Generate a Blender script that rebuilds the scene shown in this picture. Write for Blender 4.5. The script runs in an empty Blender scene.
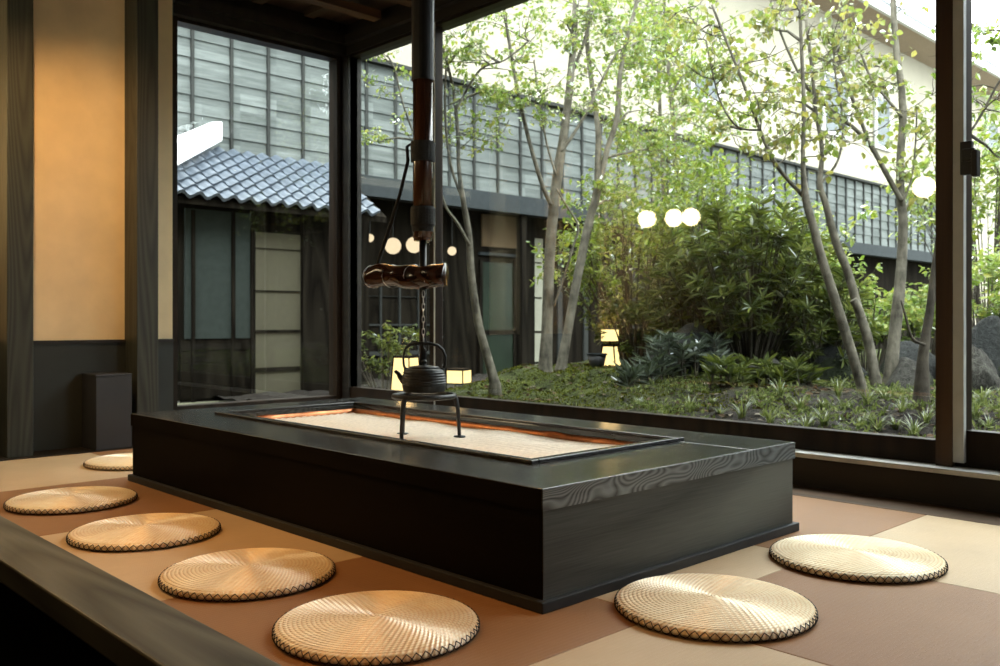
import bpy, bmesh, math, random
import numpy as np
from mathutils import Vector, Matrix, noise
random.seed(7); rng = np.random.default_rng(7)
S = bpy.context.scene
COL = S.collection
PI = math.pi

# ------------------------------------------------------------------ survey: camera constants used to turn sight lines into places
F, YAW, HY, H = 899.0, 0.8059, 322.0, 0.75
SA, CA = math.sin(YAW), math.cos(YAW)
def ray(px, py):
    X = (px-500)/F
    return Vector((X*SA+CA, -X*CA+SA, (HY-py)/F))
def at(px, py, D): return Vector((0,0,H)) + ray(px,py)*D
def onx(px, py, x): r = ray(px,py); return Vector((0,0,H)) + r*(x/r.x)
def ony(px, py, y): r = ray(px,py); return Vector((0,0,H)) + r*(y/r.y)
def onz(px, py, z): r = ray(px,py); return Vector((0,0,H)) + r*((z-H)/r.z)

# ------------------------------------------------------------------ materials
class NT:
    def __init__(s, name):
        s.m = bpy.data.materials.new(name); s.m.use_nodes = True
        s.t = s.m.node_tree; s.t.nodes.clear()
        s.out = s.n('ShaderNodeOutputMaterial')
    def n(s, typ, **kw):
        nd = s.t.nodes.new(typ)
        for k, v in kw.items():
            if k.startswith('i_'): nd.inputs[k[2:].replace('_',' ')].default_value = v
            else: setattr(nd, k, v)
        return nd
    def l(s, a, b): s.t.links.new(a, b)
    def coords(s, scale=(1,1,1), rot=(0,0,0), kind='Object'):
        tc = s.n('ShaderNodeTexCoord'); mp = s.n('ShaderNodeMapping')
        mp.inputs['Scale'].default_value = scale; mp.inputs['Rotation'].default_value = rot
        s.l(tc.outputs[kind], mp.inputs['Vector']); return mp.outputs['Vector']
    def noise(s, vec, scale=5, detail=4, rough=.55, dist=0):
        nd = s.n('ShaderNodeTexNoise'); nd.inputs['Scale'].default_value = scale; nd.inputs['Detail'].default_value = detail
        nd.inputs['Roughness'].default_value = rough; nd.inputs['Distortion'].default_value = dist
        if vec is not None: s.l(vec, nd.inputs['Vector'])
        return nd.outputs['Fac']
    def ramp(s, fac, stops):
        nd = s.n('ShaderNodeValToRGB'); e = nd.color_ramp.elements
        while len(e) < len(stops): e.new(.5)
        for k, (p, c) in enumerate(stops):
            e[k].position = p; e[k].color = (*c, 1)
        s.l(fac, nd.inputs['Fac']); return nd.outputs['Color']
    def mix(s, fac, a, b, mode='MIX'):
        nd = s.n('ShaderNodeMix', data_type='RGBA', blend_type=mode)
        for sock, v in ((nd.inputs[0], fac), (nd.inputs[6], a), (nd.inputs[7], b)):
            if isinstance(v, (int, float)): sock.default_value = v
            elif isinstance(v, tuple): sock.default_value = (*v, 1)
            else: s.l(v, sock)
        return nd.outputs[2]
    def math(s, op, a, b=0.0):
        nd = s.n('ShaderNodeMath', operation=op)
        for k, v in enumerate((a, b)):
            if isinstance(v, (int, float)): nd.inputs[k].default_value = v
            else: s.l(v, nd.inputs[k])
        return nd.outputs[0]
    def bump(s, h, strength=.3, dist=.01):
        nd = s.n('ShaderNodeBump'); nd.inputs['Strength'].default_value = strength; nd.inputs['Distance'].default_value = dist
        s.l(h, nd.inputs['Height']); return nd.outputs['Normal']
    def pbr(s, col, rough=.5, metal=0, bump=None, spec=.5, **kw):
        p = s.n('ShaderNodeBsdfPrincipled')
        for sock, v in ((p.inputs['Base Color'], col), (p.inputs['Roughness'], rough)):
            if isinstance(v, (int, float)): sock.default_value = v
            elif isinstance(v, tuple): sock.default_value = (*v, 1)
            else: s.l(v, sock)
        p.inputs['Metallic'].default_value = metal; p.inputs['Specular IOR Level'].default_value = spec
        if bump is not None: s.l(bump, p.inputs['Normal'])
        for k, v in kw.items(): p.inputs[k.replace('_',' ')].default_value = v
        s.l(p.outputs[0], s.out.inputs['Surface']); return p

def m_plain(name, col, rough=.5, metal=0, var=.15, scale=14, spec=.5, bumpk=.1):
    t = NT(name); v = t.coords()
    f = t.noise(v, scale, 5)
    c = t.ramp(f, [(.25, tuple(x*(1-var) for x in col)), (.75, tuple(min(1,x*(1+var)) for x in col))])
    t.pbr(c, rough, metal, t.bump(f, bumpk, .004), spec); return t.m

def m_wood(name, dark, light, axis='Z', rings=5.0, stretch=.12, rough=.4, spec=.5, fine=70, bumpk=.25, dist=5.0):
    """flat-sawn grain running along an axis"""
    t = NT(name)
    sc = {'X':(stretch,1,1), 'Y':(1,stretch,1), 'Z':(1,1,stretch)}[axis]
    v = t.coords(sc)
    n1 = t.noise(v, rings*.45, 2, .5)
    w = t.math('FRACT', t.math('MULTIPLY', n1, rings*dist))
    w = t.math('ABSOLUTE', t.math('SUBTRACT', w, .5))
    sf = {'X':(.02,1,1), 'Y':(1,.02,1), 'Z':(1,1,.02)}[axis]
    v2 = t.coords(sf); n2 = t.noise(v2, fine, 4, .6)
    g = t.math('ADD', t.math('MULTIPLY', w, 1.1), t.math('MULTIPLY', n2, .5))
    c = t.ramp(g, [(.2, dark), (.75, light)])
    t.pbr(c, rough, 0, t.bump(g, bumpk, .002), spec); return t.m

def m_emit(name, col, strength):
    t = NT(name); v = t.coords(); f = t.noise(v, 9, 2)
    e = t.n('ShaderNodeEmission'); e.inputs['Strength'].default_value = strength
    t.l(t.ramp(f, [(.2, tuple(c*.9 for c in col)), (.8, col)]), e.inputs['Color'])
    t.l(e.outputs[0], t.out.inputs['Surface']); return t.m

def m_glass(name, tint=(.96,.985,.97)):
    t = NT(name)
    g = t.n('ShaderNodeNewGeometry'); fr = t.n('ShaderNodeFresnel')
    ior = t.math('ADD', 1.45, t.math('MULTIPLY', g.outputs['Backfacing'], 1/1.45-1.45))
    t.l(ior, fr.inputs['IOR'])
    tr = t.n('ShaderNodeBsdfTransparent'); tr.inputs['Color'].default_value = (*tint, 1)
    gl = t.n('ShaderNodeBsdfGlossy'); gl.inputs['Roughness'].default_value = 0.0
    mx = t.n('ShaderNodeMixShader')
    t.l(fr.outputs[0], mx.inputs[0]); t.l(tr.outputs[0], mx.inputs[1]); t.l(gl.outputs[0], mx.inputs[2])
    t.l(mx.outputs[0], t.out.inputs['Surface']); return t.m

def m_leaf(name, cols, trans=.45, gloss=.12, rough=.35):
    t = NT(name)
    g = t.n('ShaderNodeNewGeometry')
    n = len(cols)
    c = t.ramp(g.outputs['Random Per Island'], [(k/(max(1,n-1)), cc) for k, cc in enumerate(cols)])
    d = t.n('ShaderNodeBsdfDiffuse'); tr = t.n('ShaderNodeBsdfTranslucent'); gl = t.n('ShaderNodeBsdfGlossy')
    gl.inputs['Roughness'].default_value = rough; gl.inputs['Color'].default_value = (.9,.95,1,1)
    c2 = t.mix(1.0, c, (1.0,1.05,.7), 'MULTIPLY')
    t.l(c, d.inputs['Color']); t.l(c2, tr.inputs['Color'])
    m1 = t.n('ShaderNodeMixShader'); m1.inputs[0].default_value = trans
    t.l(d.outputs[0], m1.inputs[1]); t.l(tr.outputs[0], m1.inputs[2])
    fr = t.n('ShaderNodeLayerWeight'); fr.inputs['Blend'].default_value = .3
    m2 = t.n('ShaderNodeMixShader')
    t.l(t.math('MULTIPLY', fr.outputs['Fresnel'], gloss*4), m2.inputs[0])
    t.l(m1.outputs[0], m2.inputs[1]); t.l(gl.outputs[0], m2.inputs[2])
    t.l(m2.outputs[0], t.out.inputs['Surface']); return t.m

def m_tatami(name, col):
    t = NT(name); v = t.coords()
    w = t.n('ShaderNodeTexWave', wave_type='BANDS', bands_direction='X'); w.inputs['Scale'].default_value = 60; w.inputs['Distortion'].default_value = .6
    w2 = t.n('ShaderNodeTexWave', wave_type='BANDS', bands_direction='Y'); w2.inputs['Scale'].default_value = 22; w2.inputs['Distortion'].default_value = .4
    t.l(v, w.inputs['Vector']); t.l(v, w2.inputs['Vector'])
    h = t.math('MULTIPLY', w.outputs['Fac'], w2.outputs['Fac'])
    f = t.noise(v, 3.0, 5); ff = t.noise(t.coords((1,30,1)), 12, 3)
    c = t.ramp(t.math('ADD', t.math('MULTIPLY', f, .6), t.math('MULTIPLY', ff, .4)), [(.3, tuple(x*.88 for x in col)), (.7, tuple(min(1,x*1.1) for x in col))])
    t.pbr(c, .6, 0, t.bump(h, .25, .002), .35); return t.m

def m_straw(name):
    t = NT(name)
    tc = t.n('ShaderNodeTexCoord'); sp = t.n('ShaderNodeSeparateXYZ'); t.l(tc.outputs['Object'], sp.inputs[0])
    x, y = sp.outputs[0], sp.outputs[1]
    r = t.math('SQRT', t.math('ADD', t.math('MULTIPLY', x, x), t.math('MULTIPLY', y, y)))
    ang = t.math('ARCTAN2', y, x)
    rings = t.math('DIVIDE', t.math('ADD', r, t.math('MULTIPLY', ang, .011/(2*PI))), .011)
    idx = t.math('FLOOR', rings); fr_ = t.math('SUBTRACT', rings, idx)
    coil = t.math('SINE', t.math('MULTIPLY', fr_, PI))
    strand = t.math('SINE', t.math('ADD', t.math('MULTIPLY', t.math('MULTIPLY', ang, 5), idx), t.math('MULTIPLY', fr_, 4.0)))
    nz = t.noise(tc.outputs['Object'], 40, 4); n2 = t.noise(tc.outputs['Object'], 5, 3)
    h = t.math('ADD', t.math('MULTIPLY', coil, 1.2), t.math('MULTIPLY', strand, .8))
    cf = t.math('ADD', t.math('MULTIPLY', t.math('ADD', h, .8), .18), t.math('ADD', t.math('MULTIPLY', nz, .45), t.math('MULTIPLY', n2, .25)))
    c = t.ramp(cf, [(.2, (.52,.30,.12)), (.5, (.92,.69,.40)), (.8, (.99,.88,.66))])
    tg = t.n('ShaderNodeTangent', direction_type='RADIAL', axis='Z')
    d = t.n('ShaderNodeBsdfDiffuse'); t.l(c, d.inputs['Color']); bn = t.bump(t.math('ADD', h, t.math('MULTIPLY', nz, 1.5)), .7, .003); t.l(bn, d.inputs['Normal'])
    gl = t.n('ShaderNodeBsdfAnisotropic'); gl.inputs['Roughness'].default_value = .5; gl.inputs['Anisotropy'].default_value = .80; gl.inputs['Rotation'].default_value = 0.0
    bn2 = t.bump(t.math('ADD', strand, nz), .18, .002); t.l(bn2, gl.inputs['Normal'])
    gl.inputs['Color'].default_value = (1,.94,.80,1); t.l(tg.outputs[0], gl.inputs['Tangent'])
    mx = t.n('ShaderNodeMixShader'); mx.inputs[0].default_value = .24
    t.l(d.outputs[0], mx.inputs[1]); t.l(gl.outputs[0], mx.inputs[2]); t.l(mx.outputs[0], t.out.inputs['Surface'])
    return t.m

def m_ground(name):
    t = NT(name); v = t.coords()
    big = t.noise(v, 1.1, 4, .6); fine = t.noise(v, 38, 6, .7); mid = t.noise(v, 7, 5, .65)
    moss = t.ramp(t.math('ADD', t.math('MULTIPLY', fine, .45), t.math('MULTIPLY', mid, .55)), [(.36, (.006,.008,.002)), (.5, (.030,.040,.007)), (.66, (.105,.12,.02))])
    soil = t.ramp(fine, [(.35, (.006,.005,.004)), (.56, (.022,.018,.014)), (.74, (.10,.092,.078))])
    sp = t.n('ShaderNodeSeparateXYZ'); t.l(v, sp.inputs[0])
    side = t.math('MULTIPLY', t.math('SUBTRACT', sp.outputs[1], 3.15), .9)
    k = t.n('ShaderNodeMath', operation='ADD', use_clamp=True)
    back = t.n('ShaderNodeMath', operation='MULTIPLY', use_clamp=True); t.l(t.math('SUBTRACT', 6.6, sp.outputs[1]), back.inputs[0]); back.inputs[1].default_value = .8
    t.l(side, k.inputs[0]); t.l(t.math('MULTIPLY', t.math('SUBTRACT', big, .35), 2.0), k.inputs[1])
    c = t.mix(t.math('MULTIPLY', k.outputs[0], back.outputs[0]), soil, moss)
    t.pbr(c, .95, 0, t.bump(t.math('ADD', fine, mid), .9, .03), .2); return t.m

def m_bark(name, a, b):
    t = NT(name); v = t.coords((1,1,.35))
    f = t.noise(v, 22, 6, .65); f2 = t.noise(t.coords((1,1,2.5)), 5, 4)
    c = t.ramp(t.math('ADD', t.math('MULTIPLY', f, .6), t.math('MULTIPLY', f2, .4)), [(.35, a), (.62, b)])
    t.pbr(c, .85, 0, t.bump(f, .6, .01), .2); return t.m

def m_rock(name, a, b, moss=0):
    t = NT(name); v = t.coords(); f = t.noise(v, 7, 8, .75); f2 = t.noise(v, 38, 6, .75); f3 = t.noise(v, 2.2, 3)
    k = t.math('ADD', t.math('MULTIPLY', f, .5), t.math('MULTIPLY', f2, .5))
    c = t.ramp(k, [(.38, a), (.52, tuple((p+q)*.4 for p, q in zip(a,b))), (.66, b)])
    c = t.mix(t.math('MULTIPLY', t.math('GREATER_THAN', f3, .56), .6), c, (.02,.028,.010))
    t.pbr(c, .9, 0, t.bump(t.math('ADD', f2, f), .9, .03), .15); return t.m

def m_clad(name):
    t = NT(name); v = t.coords((.25,1,3)); f = t.noise(v, 9, 6, .65)
    tc = t.n('ShaderNodeTexCoord'); sp = t.n('ShaderNodeSeparateXYZ'); t.l(tc.outputs['Object'], sp.inputs[0])
    bx = t.math('FLOOR', t.math('DIVIDE', sp.outputs[0], .44)); bz = t.math('FLOOR', t.math('DIVIDE', sp.outputs[2], .19))
    cb = t.n('ShaderNodeCombineXYZ'); t.l(bx, cb.inputs[0]); t.l(bz, cb.inputs[2])
    wn = t.n('ShaderNodeTexWhiteNoise', noise_dimensions='3D'); t.l(cb.outputs[0], wn.inputs['Vector'])
    k = t.math('ADD', t.math('MULTIPLY', f, .75), t.math('MULTIPLY', wn.outputs['Value'], .25))
    c = t.ramp(k, [(.25, (.052,.060,.057)), (.55, (.105,.118,.113)), (.8, (.165,.183,.177))])
    t.pbr(c, .85, 0, t.bump(f, .3, .006), .12); return t.m

M = {}
M['zebra'] = m_wood('charcoal_ash_grain', (.008,.010,.011), (.17,.19,.20), 'X', 9, .4, .32, .5, 60, .2, 6.5)
M['slab'] = m_wood('black_stained_board', (.012,.014,.014), (.038,.041,.040), 'Y', 5, .12, .2, .55, 60, .08)
M['panel'] = m_wood('black_stained_panel_lit', (.032,.034,.032), (.105,.11,.10), 'X', 2, .3, .55, .25, 240, .1)  # end panel stain lightened to hold the daylight falling on it
M['panel_shade'] = m_wood('black_stained_panel_shaded', (.0025,.0018,.0012), (.006,.0045,.003), 'Y', 2, .2, .6, .04, 200, .05)  # same stain darkened; shade of the long sides put into the colour
M['plinth'] = m_plain('black_plinth_wood', (.018,.021,.023), .5, spec=.3)
M['rim'] = m_plain('black_pit_rim', (.018,.019,.020), .25)
M['copper'] = m_plain('hammered_copper', (.55,.22,.10), .42, 1, .3, 22, .5, .4)
M['ash'] = m_plain('pale_ash', (.76,.67,.55), .9, 0, .14, 60, .2, .6)
M['post'] = m_wood('grey_stained_cedar_post', (.019,.021,.017), (.044,.047,.037), 'Z', 7, .06, .5, .35, 80, .25, 5)
M['beam'] = m_wood('grey_brown_sill_board', (.038,.041,.034), (.095,.10,.083), 'Y', 4, .1, .55, .3, 60, .15)
M['dark_trim'] = m_wood('dark_brown_trim', (.007,.005,.004), (.018,.014,.010), 'Y', 3, .1, .5, .4)
M['mullion'] = m_wood('dark_brown_window_wood', (.008,.005,.003), (.020,.012,.007), 'Z', 3, .06, .5, .15)
M['stile'] = m_wood('brown_stile_wood', (.03,.016,.008), (.06,.033,.018), 'Z', 3, .06, .5, .3)
M['sillm'] = m_plain('pale_grey_sill', (.55,.57,.56), .35)
M['alu'] = m_plain('dark_grey_aluminium', (.42,.45,.44), .4, .0, .08)
M['blackmetal'] = m_plain('black_metal', (.012,.012,.012), .4, .3, .2)
M['plaster'] = m_plain('ochre_earth_plaster', (.80,.64,.40), .92, 0, .08, 5, .15, .25)
M['dado'] = m_plain('charcoal_wall_panel', (.018,.022,.019), .6, 0, .12, 6)
M['wallpaint'] = m_plain('brown_grey_wall', (.07,.058,.045), .85, 0, .1)
M['floor_shade'] = m_wood('brown_shaded_floor', (.05,.03,.016), (.10,.06,.034), 'Y', 3, .1, .55, .3)
M['step_shade'] = m_plain('black_shaded_board', (.004,.003,.002), .8, 0, .2, 8, .05)  # black colour paints the darkness on the riser and lower floor
M['ceil'] = m_wood('dark_ceiling_board', (.022,.014,.009), (.055,.036,.022), 'Y', 3, .1, .6, .3)
M['lattice'] = m_wood('brown_ceiling_batten', (.05,.026,.013), (.12,.062,.03), 'X', 3, .1, .6, .3)
M['tat_a'] = m_tatami('woven_tatami_dull_sheen', (.25,.128,.053))
M['tat_b'] = m_tatami('woven_tatami_bright_sheen', (.475,.36,.225))
M['straw'] = m_straw('woven_straw')
M['thread'] = m_plain('black_thread', (.012,.010,.009), .7)
M['iron'] = m_plain('cast_iron', (.030,.032,.032), .42, .6, .25, 60, .5, .3)
M['box'] = m_plain('dark_grey_lacquer', (.024,.025,.028), .5, 0, .06)
M['bamboo'] = m_wood('smoked_bamboo', (.022,.008,.004), (.085,.032,.014), 'Z', 3, .05, .22, .6, 60, .1)
M['log'] = m_wood('polished_brown_log', (.012,.004,.002), (.05,.016,.007), 'X', 4, .2, .2, .6, 30, .3)
M['wrap'] = m_plain('black_cord_wrap', (.015,.015,.014), .7, 0, .3, 120, .3, .6)
M['wire'] = m_plain('bright_steel', (.55,.52,.48), .3, 1)
M['glass'] = m_glass('clear_window_glass')
M['clad'] = m_clad('weathered_cedar_cladding')
M['batten'] = m_plain('dark_weathered_batten', (.03,.032,.030), .9, spec=.08)
M['slat'] = m_plain('dim_grey_slat', (.028,.035,.032), .9, spec=.08)
M['fascia'] = m_plain('grey_metal_fascia', (.028,.033,.035), .8, spec=.06)
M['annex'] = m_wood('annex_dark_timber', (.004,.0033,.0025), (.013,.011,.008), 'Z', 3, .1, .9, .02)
M['tan'] = m_plain('tan_plaster', (.11,.07,.033), .9)
M['paper'] = m_plain('shoji_paper', (.22,.22,.17), .9, 0, .05)
M['blind'] = m_plain('pale_olive_screen', (.055,.050,.029), .9, 0, .08)
M['annexglass'] = m_plain('dark_window_pane', (.014,.022,.014), .2, 0, .3, 3, .2, 0)
M['tile'] = m_plain('blue_grey_roof_tile', (.075,.092,.115), .42, 0, .25, 8, .5)
M['sky_streak'] = m_plain('white_sky_reflection', (.85,.86,.86), .8, 0, .04)
M['cream'] = m_plain('cream_render', (.26,.24,.185), .9, 0, .05, 2)
M['soffit'] = m_plain('tan_soffit', (.24,.18,.125), .8)
M['gutter'] = m_plain('pale_eave_board', (.4,.4,.39), .6)
M['houseglass'] = m_plain('house_window_glass', (.10,.115,.12), .5, 0, .2, 2, .1, 0)
M['ground'] = m_ground('moss_and_soil')
M['far'] = m_plain('garden_earth', (.10,.10,.06), .95, 0, .3, 2)
M['bark'] = m_bark('grey_bark', (.030,.027,.020), (.165,.152,.118))
M['bark2'] = m_bark('dark_grey_bark', (.016,.013,.010), (.085,.074,.056))
M['rockd'] = m_rock('blue_grey_rock', (.006,.007,.007), (.055,.060,.058))
M['rockg'] = m_rock('grey_brown_rock', (.014,.014,.012), (.12,.117,.10))
M['leaf_y'] = m_leaf('yellow_green_leaf', [(.22,.26,.07), (.17,.23,.055), (.30,.31,.10), (.34,.29,.09), (.14,.20,.05)], .55)
M['leaf_g'] = m_leaf('fresh_green_leaf', [(.13,.20,.04), (.18,.26,.05), (.25,.31,.07), (.34,.33,.08)], .55)
M['leaf_m'] = m_leaf('maple_green_leaf', [(.10,.17,.02), (.19,.25,.03), (.30,.33,.045)], .45)
M['leaf_d'] = m_leaf('glossy_dark_leaf', [(.035,.050,.010), (.065,.085,.016), (.14,.16,.032), (.026,.038,.010)], .35, .05, .45)
M['leaf_b'] = m_leaf('blue_green_leaf', [(.045,.060,.038), (.085,.105,.07), (.035,.046,.030)], .25, .12, .4)
M['grass'] = m_leaf('grass_blade', [(.055,.075,.022), (.105,.13,.042), (.19,.21,.085)], .4, .02)
M['moss'] = m_leaf('moss_blade', [(.020,.027,.003), (.045,.055,.006), (.09,.10,.012), (.14,.14,.018)], .3, .0)
M['litter'] = m_leaf('dead_leaf', [(.05,.03,.015), (.09,.06,.035), (.03,.022,.014), (.16,.14,.11)], .1, .02)
M['lantern'] = m_emit('lit_lantern_paper', (1,.70,.28), 1.5)
M['globe'] = m_emit('lit_globe', (1,.78,.45), 34)
M['annexglobe'] = m_emit('lit_annex_globe', (1,.76,.50), .85)
M['bulb'] = m_emit('spot_lens', (1,.8,.55), 6)

# ------------------------------------------------------------------ mesh helpers
class MB:
    def __init__(s): s.v = []; s.f = []; s.smooth = False
    def add(s, v, f):
        b = len(s.v); s.v += [tuple(p) for p in v]; s.f += [tuple(i+b for i in q) for q in f]; return s
    def box(s, x0, x1, y0, y1, z0, z1):
        if x0 > x1: x0, x1 = x1, x0
        if y0 > y1: y0, y1 = y1, y0
        if z0 > z1: z0, z1 = z1, z0
        v = [(x0,y0,z0),(x1,y0,z0),(x1,y1,z0),(x0,y1,z0),(x0,y0,z1),(x1,y0,z1),(x1,y1,z1),(x0,y1,z1)]
        return s.add(v, [(0,3,2,1),(4,5,6,7),(0,1,5,4),(1,2,6,5),(2,3,7,6),(3,0,4,7)])
    def tube(s, pts, rad, n=10, cap=True, squash=1.0):
        pts = [Vector(p) for p in pts]
        if isinstance(rad, (int, float)): rad = [rad]*len(pts)
        rings = []; up = None
        for i, p in enumerate(pts):
            d = (pts[min(i+1,len(pts)-1)] - pts[max(i-1,0)])
            d = d.normalized() if d.length > 1e-9 else Vector((0,0,1))
            if up is None: up = d.orthogonal().normalized()
            else:
                up = up - d*up.dot(d)
                up = up.normalized() if up.length > 1e-6 else d.orthogonal().normalized()
            w = d.cross(up)
            rings.append([p + (up*math.cos(2*PI*k/n) + w*math.sin(2*PI*k/n)*squash)*rad[i] for k in range(n)])
        v = [q for r in rings for q in r]; f = []
        for i in range(len(pts)-1):
            for k in range(n):
                a = i*n+k; b = i*n+(k+1)%n
                f.append((a, b, b+n, a+n))
        if cap:
            f.append(tuple(range(n-1,-1,-1))); f.append(tuple(range((len(pts)-1)*n, len(pts)*n)))
        return s.add(v, f)
    def lathe(s, prof, c=(0,0,0), n=32, close=True):
        v = []; f = []
        for r, z in prof:
            for k in range(n):
                a = 2*PI*k/n; v.append((c[0]+r*math.cos(a), c[1]+r*math.sin(a), c[2]+z))
        for i in range(len(prof)-1):
            for k in range(n):
                a = i*n+k; b = i*n+(k+1)%n
                f.append((a, b, b+n, a+n))
        if close:
            f.append(tuple(range(n-1,-1,-1))); f.append(tuple(range((len(prof)-1)*n, len(prof)*n)))
        return s.add(v, f)
    def leaves(s, P, L, W, up=.4, droop=.0, dirs=None, fold=.15):
        """P (n,3) leaf bases; each leaf a folded, pointed blade"""
        n = len(P)
        if n == 0: return s
        P = np.asarray(P, float)
        if dirs is None:
            a = rng.uniform(0, 2*PI, n); t = rng.normal(-droop, up, n)
            d = np.stack([np.cos(a)*np.cos(t), np.sin(a)*np.cos(t), np.sin(t)], 1)
        else: d = np.asarray(dirs, float)
        d /= np.linalg.norm(d, axis=1)[:,None]
        r = rng.normal(0, 1, (n,3)) * .55 + np.array([0,0,1.0])
        w = np.cross(d, r); w /= np.linalg.norm(w, axis=1)[:,None] + 1e-9
        nn = np.cross(w, d)
        sz = rng.uniform(.7, 1.25, n)[:,None]
        l = L*sz; ww = W*sz*.5
        v = np.stack([P, P+d*l*.32+w*ww*.92+nn*ww*fold, P+d*l*.68+w*ww*.7+nn*ww*fold*.6, P+d*l-nn*l*.08, P+d*l*.68-w*ww*.7+nn*ww*fold*.6, P+d*l*.32-w*ww*.92+nn*ww*fold], 1).reshape(-1,3)
        b = len(s.v); s.v += v.tolist()
        for i in range(n):
            k = b+i*6; s.f.append((k,k+1,k+2,k+3)); s.f.append((k,k+3,k+4,k+5))
        return s
    def build(s, name, mat, parent=None, org=None, smooth=False, bevel=0):
        o3 = Vector(org) if org is not None else Vector((0,0,0))
        me = bpy.data.meshes.new(name)
        vv = s.v if org is None else [(p[0]-o3.x, p[1]-o3.y, p[2]-o3.z) for p in s.v]
        me.from_pydata(vv, [], s.f); me.update()
        me.materials.append(mat)
        if smooth: me.polygons.foreach_set('use_smooth', [True]*len(me.polygons))
        o = bpy.data.objects.new(name, me); COL.objects.link(o)
        if parent is not None: o.parent = parent
        elif org is not None: o.location = o3
        if bevel:
            m = o.modifiers.new('bevel', 'BEVEL'); m.width = bevel; m.segments = 2; m.limit_method = 'ANGLE'
        return o

def tag(o, label, cat, group=None, kind=None):
    o['label'] = label; o['category'] = cat
    if group: o['group'] = group
    if kind: o['kind'] = kind
    return o
def thing(name, loc, label, cat, group=None, kind=None):
    o = bpy.data.objects.new(name, None); COL.objects.link(o); o.location = loc; o.empty_display_size = .1
    return tag(o, label, cat, group, kind)
def dup(root, loc, rz=0, sc=1.0, label=None):
    r = root.copy(); COL.objects.link(r); r.location = loc; r.rotation_euler = (0,0,rz); r.scale = (sc,sc,sc)
    if label: r['label'] = label
    for ch in list(root.children):
        c = ch.copy(); COL.objects.link(c); c.parent = r
        for g in ch.children:
            d = g.copy(); COL.objects.link(d); d.parent = c
    return r

# ------------------------------------------------------------------ the room
WX, WY = 3.97, 5.88          # window planes
TOPZ, SILLZ = 2.77, .255
XS = [.955, 1.88, 2.71, 3.62]; YS = [-1.64, -.635, .37, 1.375, 2.38, 3.39, 4.395, 5.36]
fl = thing('floor', (0,0,0), 'raised floor of square tatami mats, weave sheen tinted brown and pale, around the hearth', 'floor', kind='structure')
for i in range(3):
    for j in range(len(YS)-1):
        dark = (i+j) % 2 == 1
        # tints paint the sheen of one weave turned each way; pale at (0, .37..1.37): i=0,j=2
        m = M['tat_a'] if dark else M['tat_b']
        b = MB().box(XS[i]+.0008, XS[i+1]-.0008, YS[j]+.0008, YS[j+1]-.0008, -.05, 0)
        o = b.build('tatami_mat', m, fl, bevel=.003)
        o['label'] = 'tatami mat tinted brown for weave sheen' if dark else 'tatami mat tinted pale for weave sheen'
MB().box(.94, 3.62, 5.36, 5.70, -.06, .003).build('floor_edge_strip', M['dark_trim'], fl)
MB().box(.86, 3.9, -3, 5.7, -.45, -.055).build('subfloor', M['dark_trim'], fl)
b = MB().box(-4, .80, -4, 5.7, -.55, -.45)
tag(b.build('floor_lower', M['step_shade']), 'lower floor in front of the raised tatami, shade put into its black', 'floor', kind='structure')

bm = MB().box(.772, .952, -3, 5.70, -.02, .05)
o = bm.build('trim_1', M['beam'], bevel=.006); tag(o, 'broad grey brown wooden edge beam at the front of the tatami floor', 'beam', kind='structure')
MB().box(.79, .90, -3, 5.70, -.45, -.02).build('riser', M['step_shade'], o)

# left wall: plaster over charcoal panelling between posts
W0 = 5.62
wl = thing('wall_left', (0,0,0), 'ochre plaster wall above charcoal panelling beside the corner window', 'wall', kind='structure')
def xat(px, y): return ony(px, 322, y).x
WE = ony(172.5, 322, W0).x
MB().box(-4, WE, W0, W0+.2, .635, 3.3).build('plaster', M['plaster'], wl)
MB().box(.94, WE, W0-.012, W0+.2, .0, .628).build('wainscot', M['dado'], wl)
MB().box(.94, WE, W0-.022, W0+.1, .622, .642).build('wainscot_cap', M['dark_trim'], wl)
MB().box(-4, .94, W0-.01, W0+.2, -.55, .635).build('lower_panel', M['dado'], wl)
yf = 5.43
x2a, x2b = xat(137, yf), xat(158.5, yf)
x1a, x1b = xat(7, yf), xat(33.5, yf)
for k, (a_, b_, lb) in enumerate(((x1a, x1b, 'dark grained wooden post at the far left of the plaster wall'), (x2a, x2b, 'dark grained wooden post between plaster wall and corner window'))):
    o = MB().box(a_, b_, yf, W0+.02, 0.0, 3.2).build('trim_%d' % (k+2), M['post'], bevel=.004); tag(o, lb, 'post', kind='structure')
# other walls (behind the camera)
tag(MB().box(-4.2, -4, -4.2, 5.9, -.55, 3.3).build('wall_back', M['wallpaint']), 'plain brown grey wall at the back of the room', 'wall', kind='structure')
tag(MB().box(-4.2, 4.1, -4.2, -4, -.55, 3.3).build('wall_right', M['wallpaint']), 'plain brown grey wall at the right end of the room', 'wall', kind='structure')
# window wall: low panel, sill, header
ww = thing('wall_garden', (0,0,0), 'low dark panel wall under the large garden window', 'wall', kind='structure')
MB().box(3.845, 4.06, -4, 6.0, -.5, .135).build('low_panel', M['dark_trim'], ww)
MB().box(3.622, 3.845, -4, 5.36, -.06, .0).build('floor_edge_strip', M['floor_shade'], ww)  # darker strip paints the floor's shade beside the window wall
MB().box(3.815, 4.08, -4, 6.0, .135, .155).build('sill_top', M['sillm'], ww)
MB().box(3.88, 4.08, -4, -3.0, .15, 3.2).build('end_panel', M['wallpaint'], ww)
MB().box(2.55, 4.0, 5.70, 5.98, -.5, .13).build('low_panel', M['dark_trim'], ww)
MB().box(WE+.002, 4.0, 5.705, 5.98, .13, .155).build('sill_top', M['alu'], ww)

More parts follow.
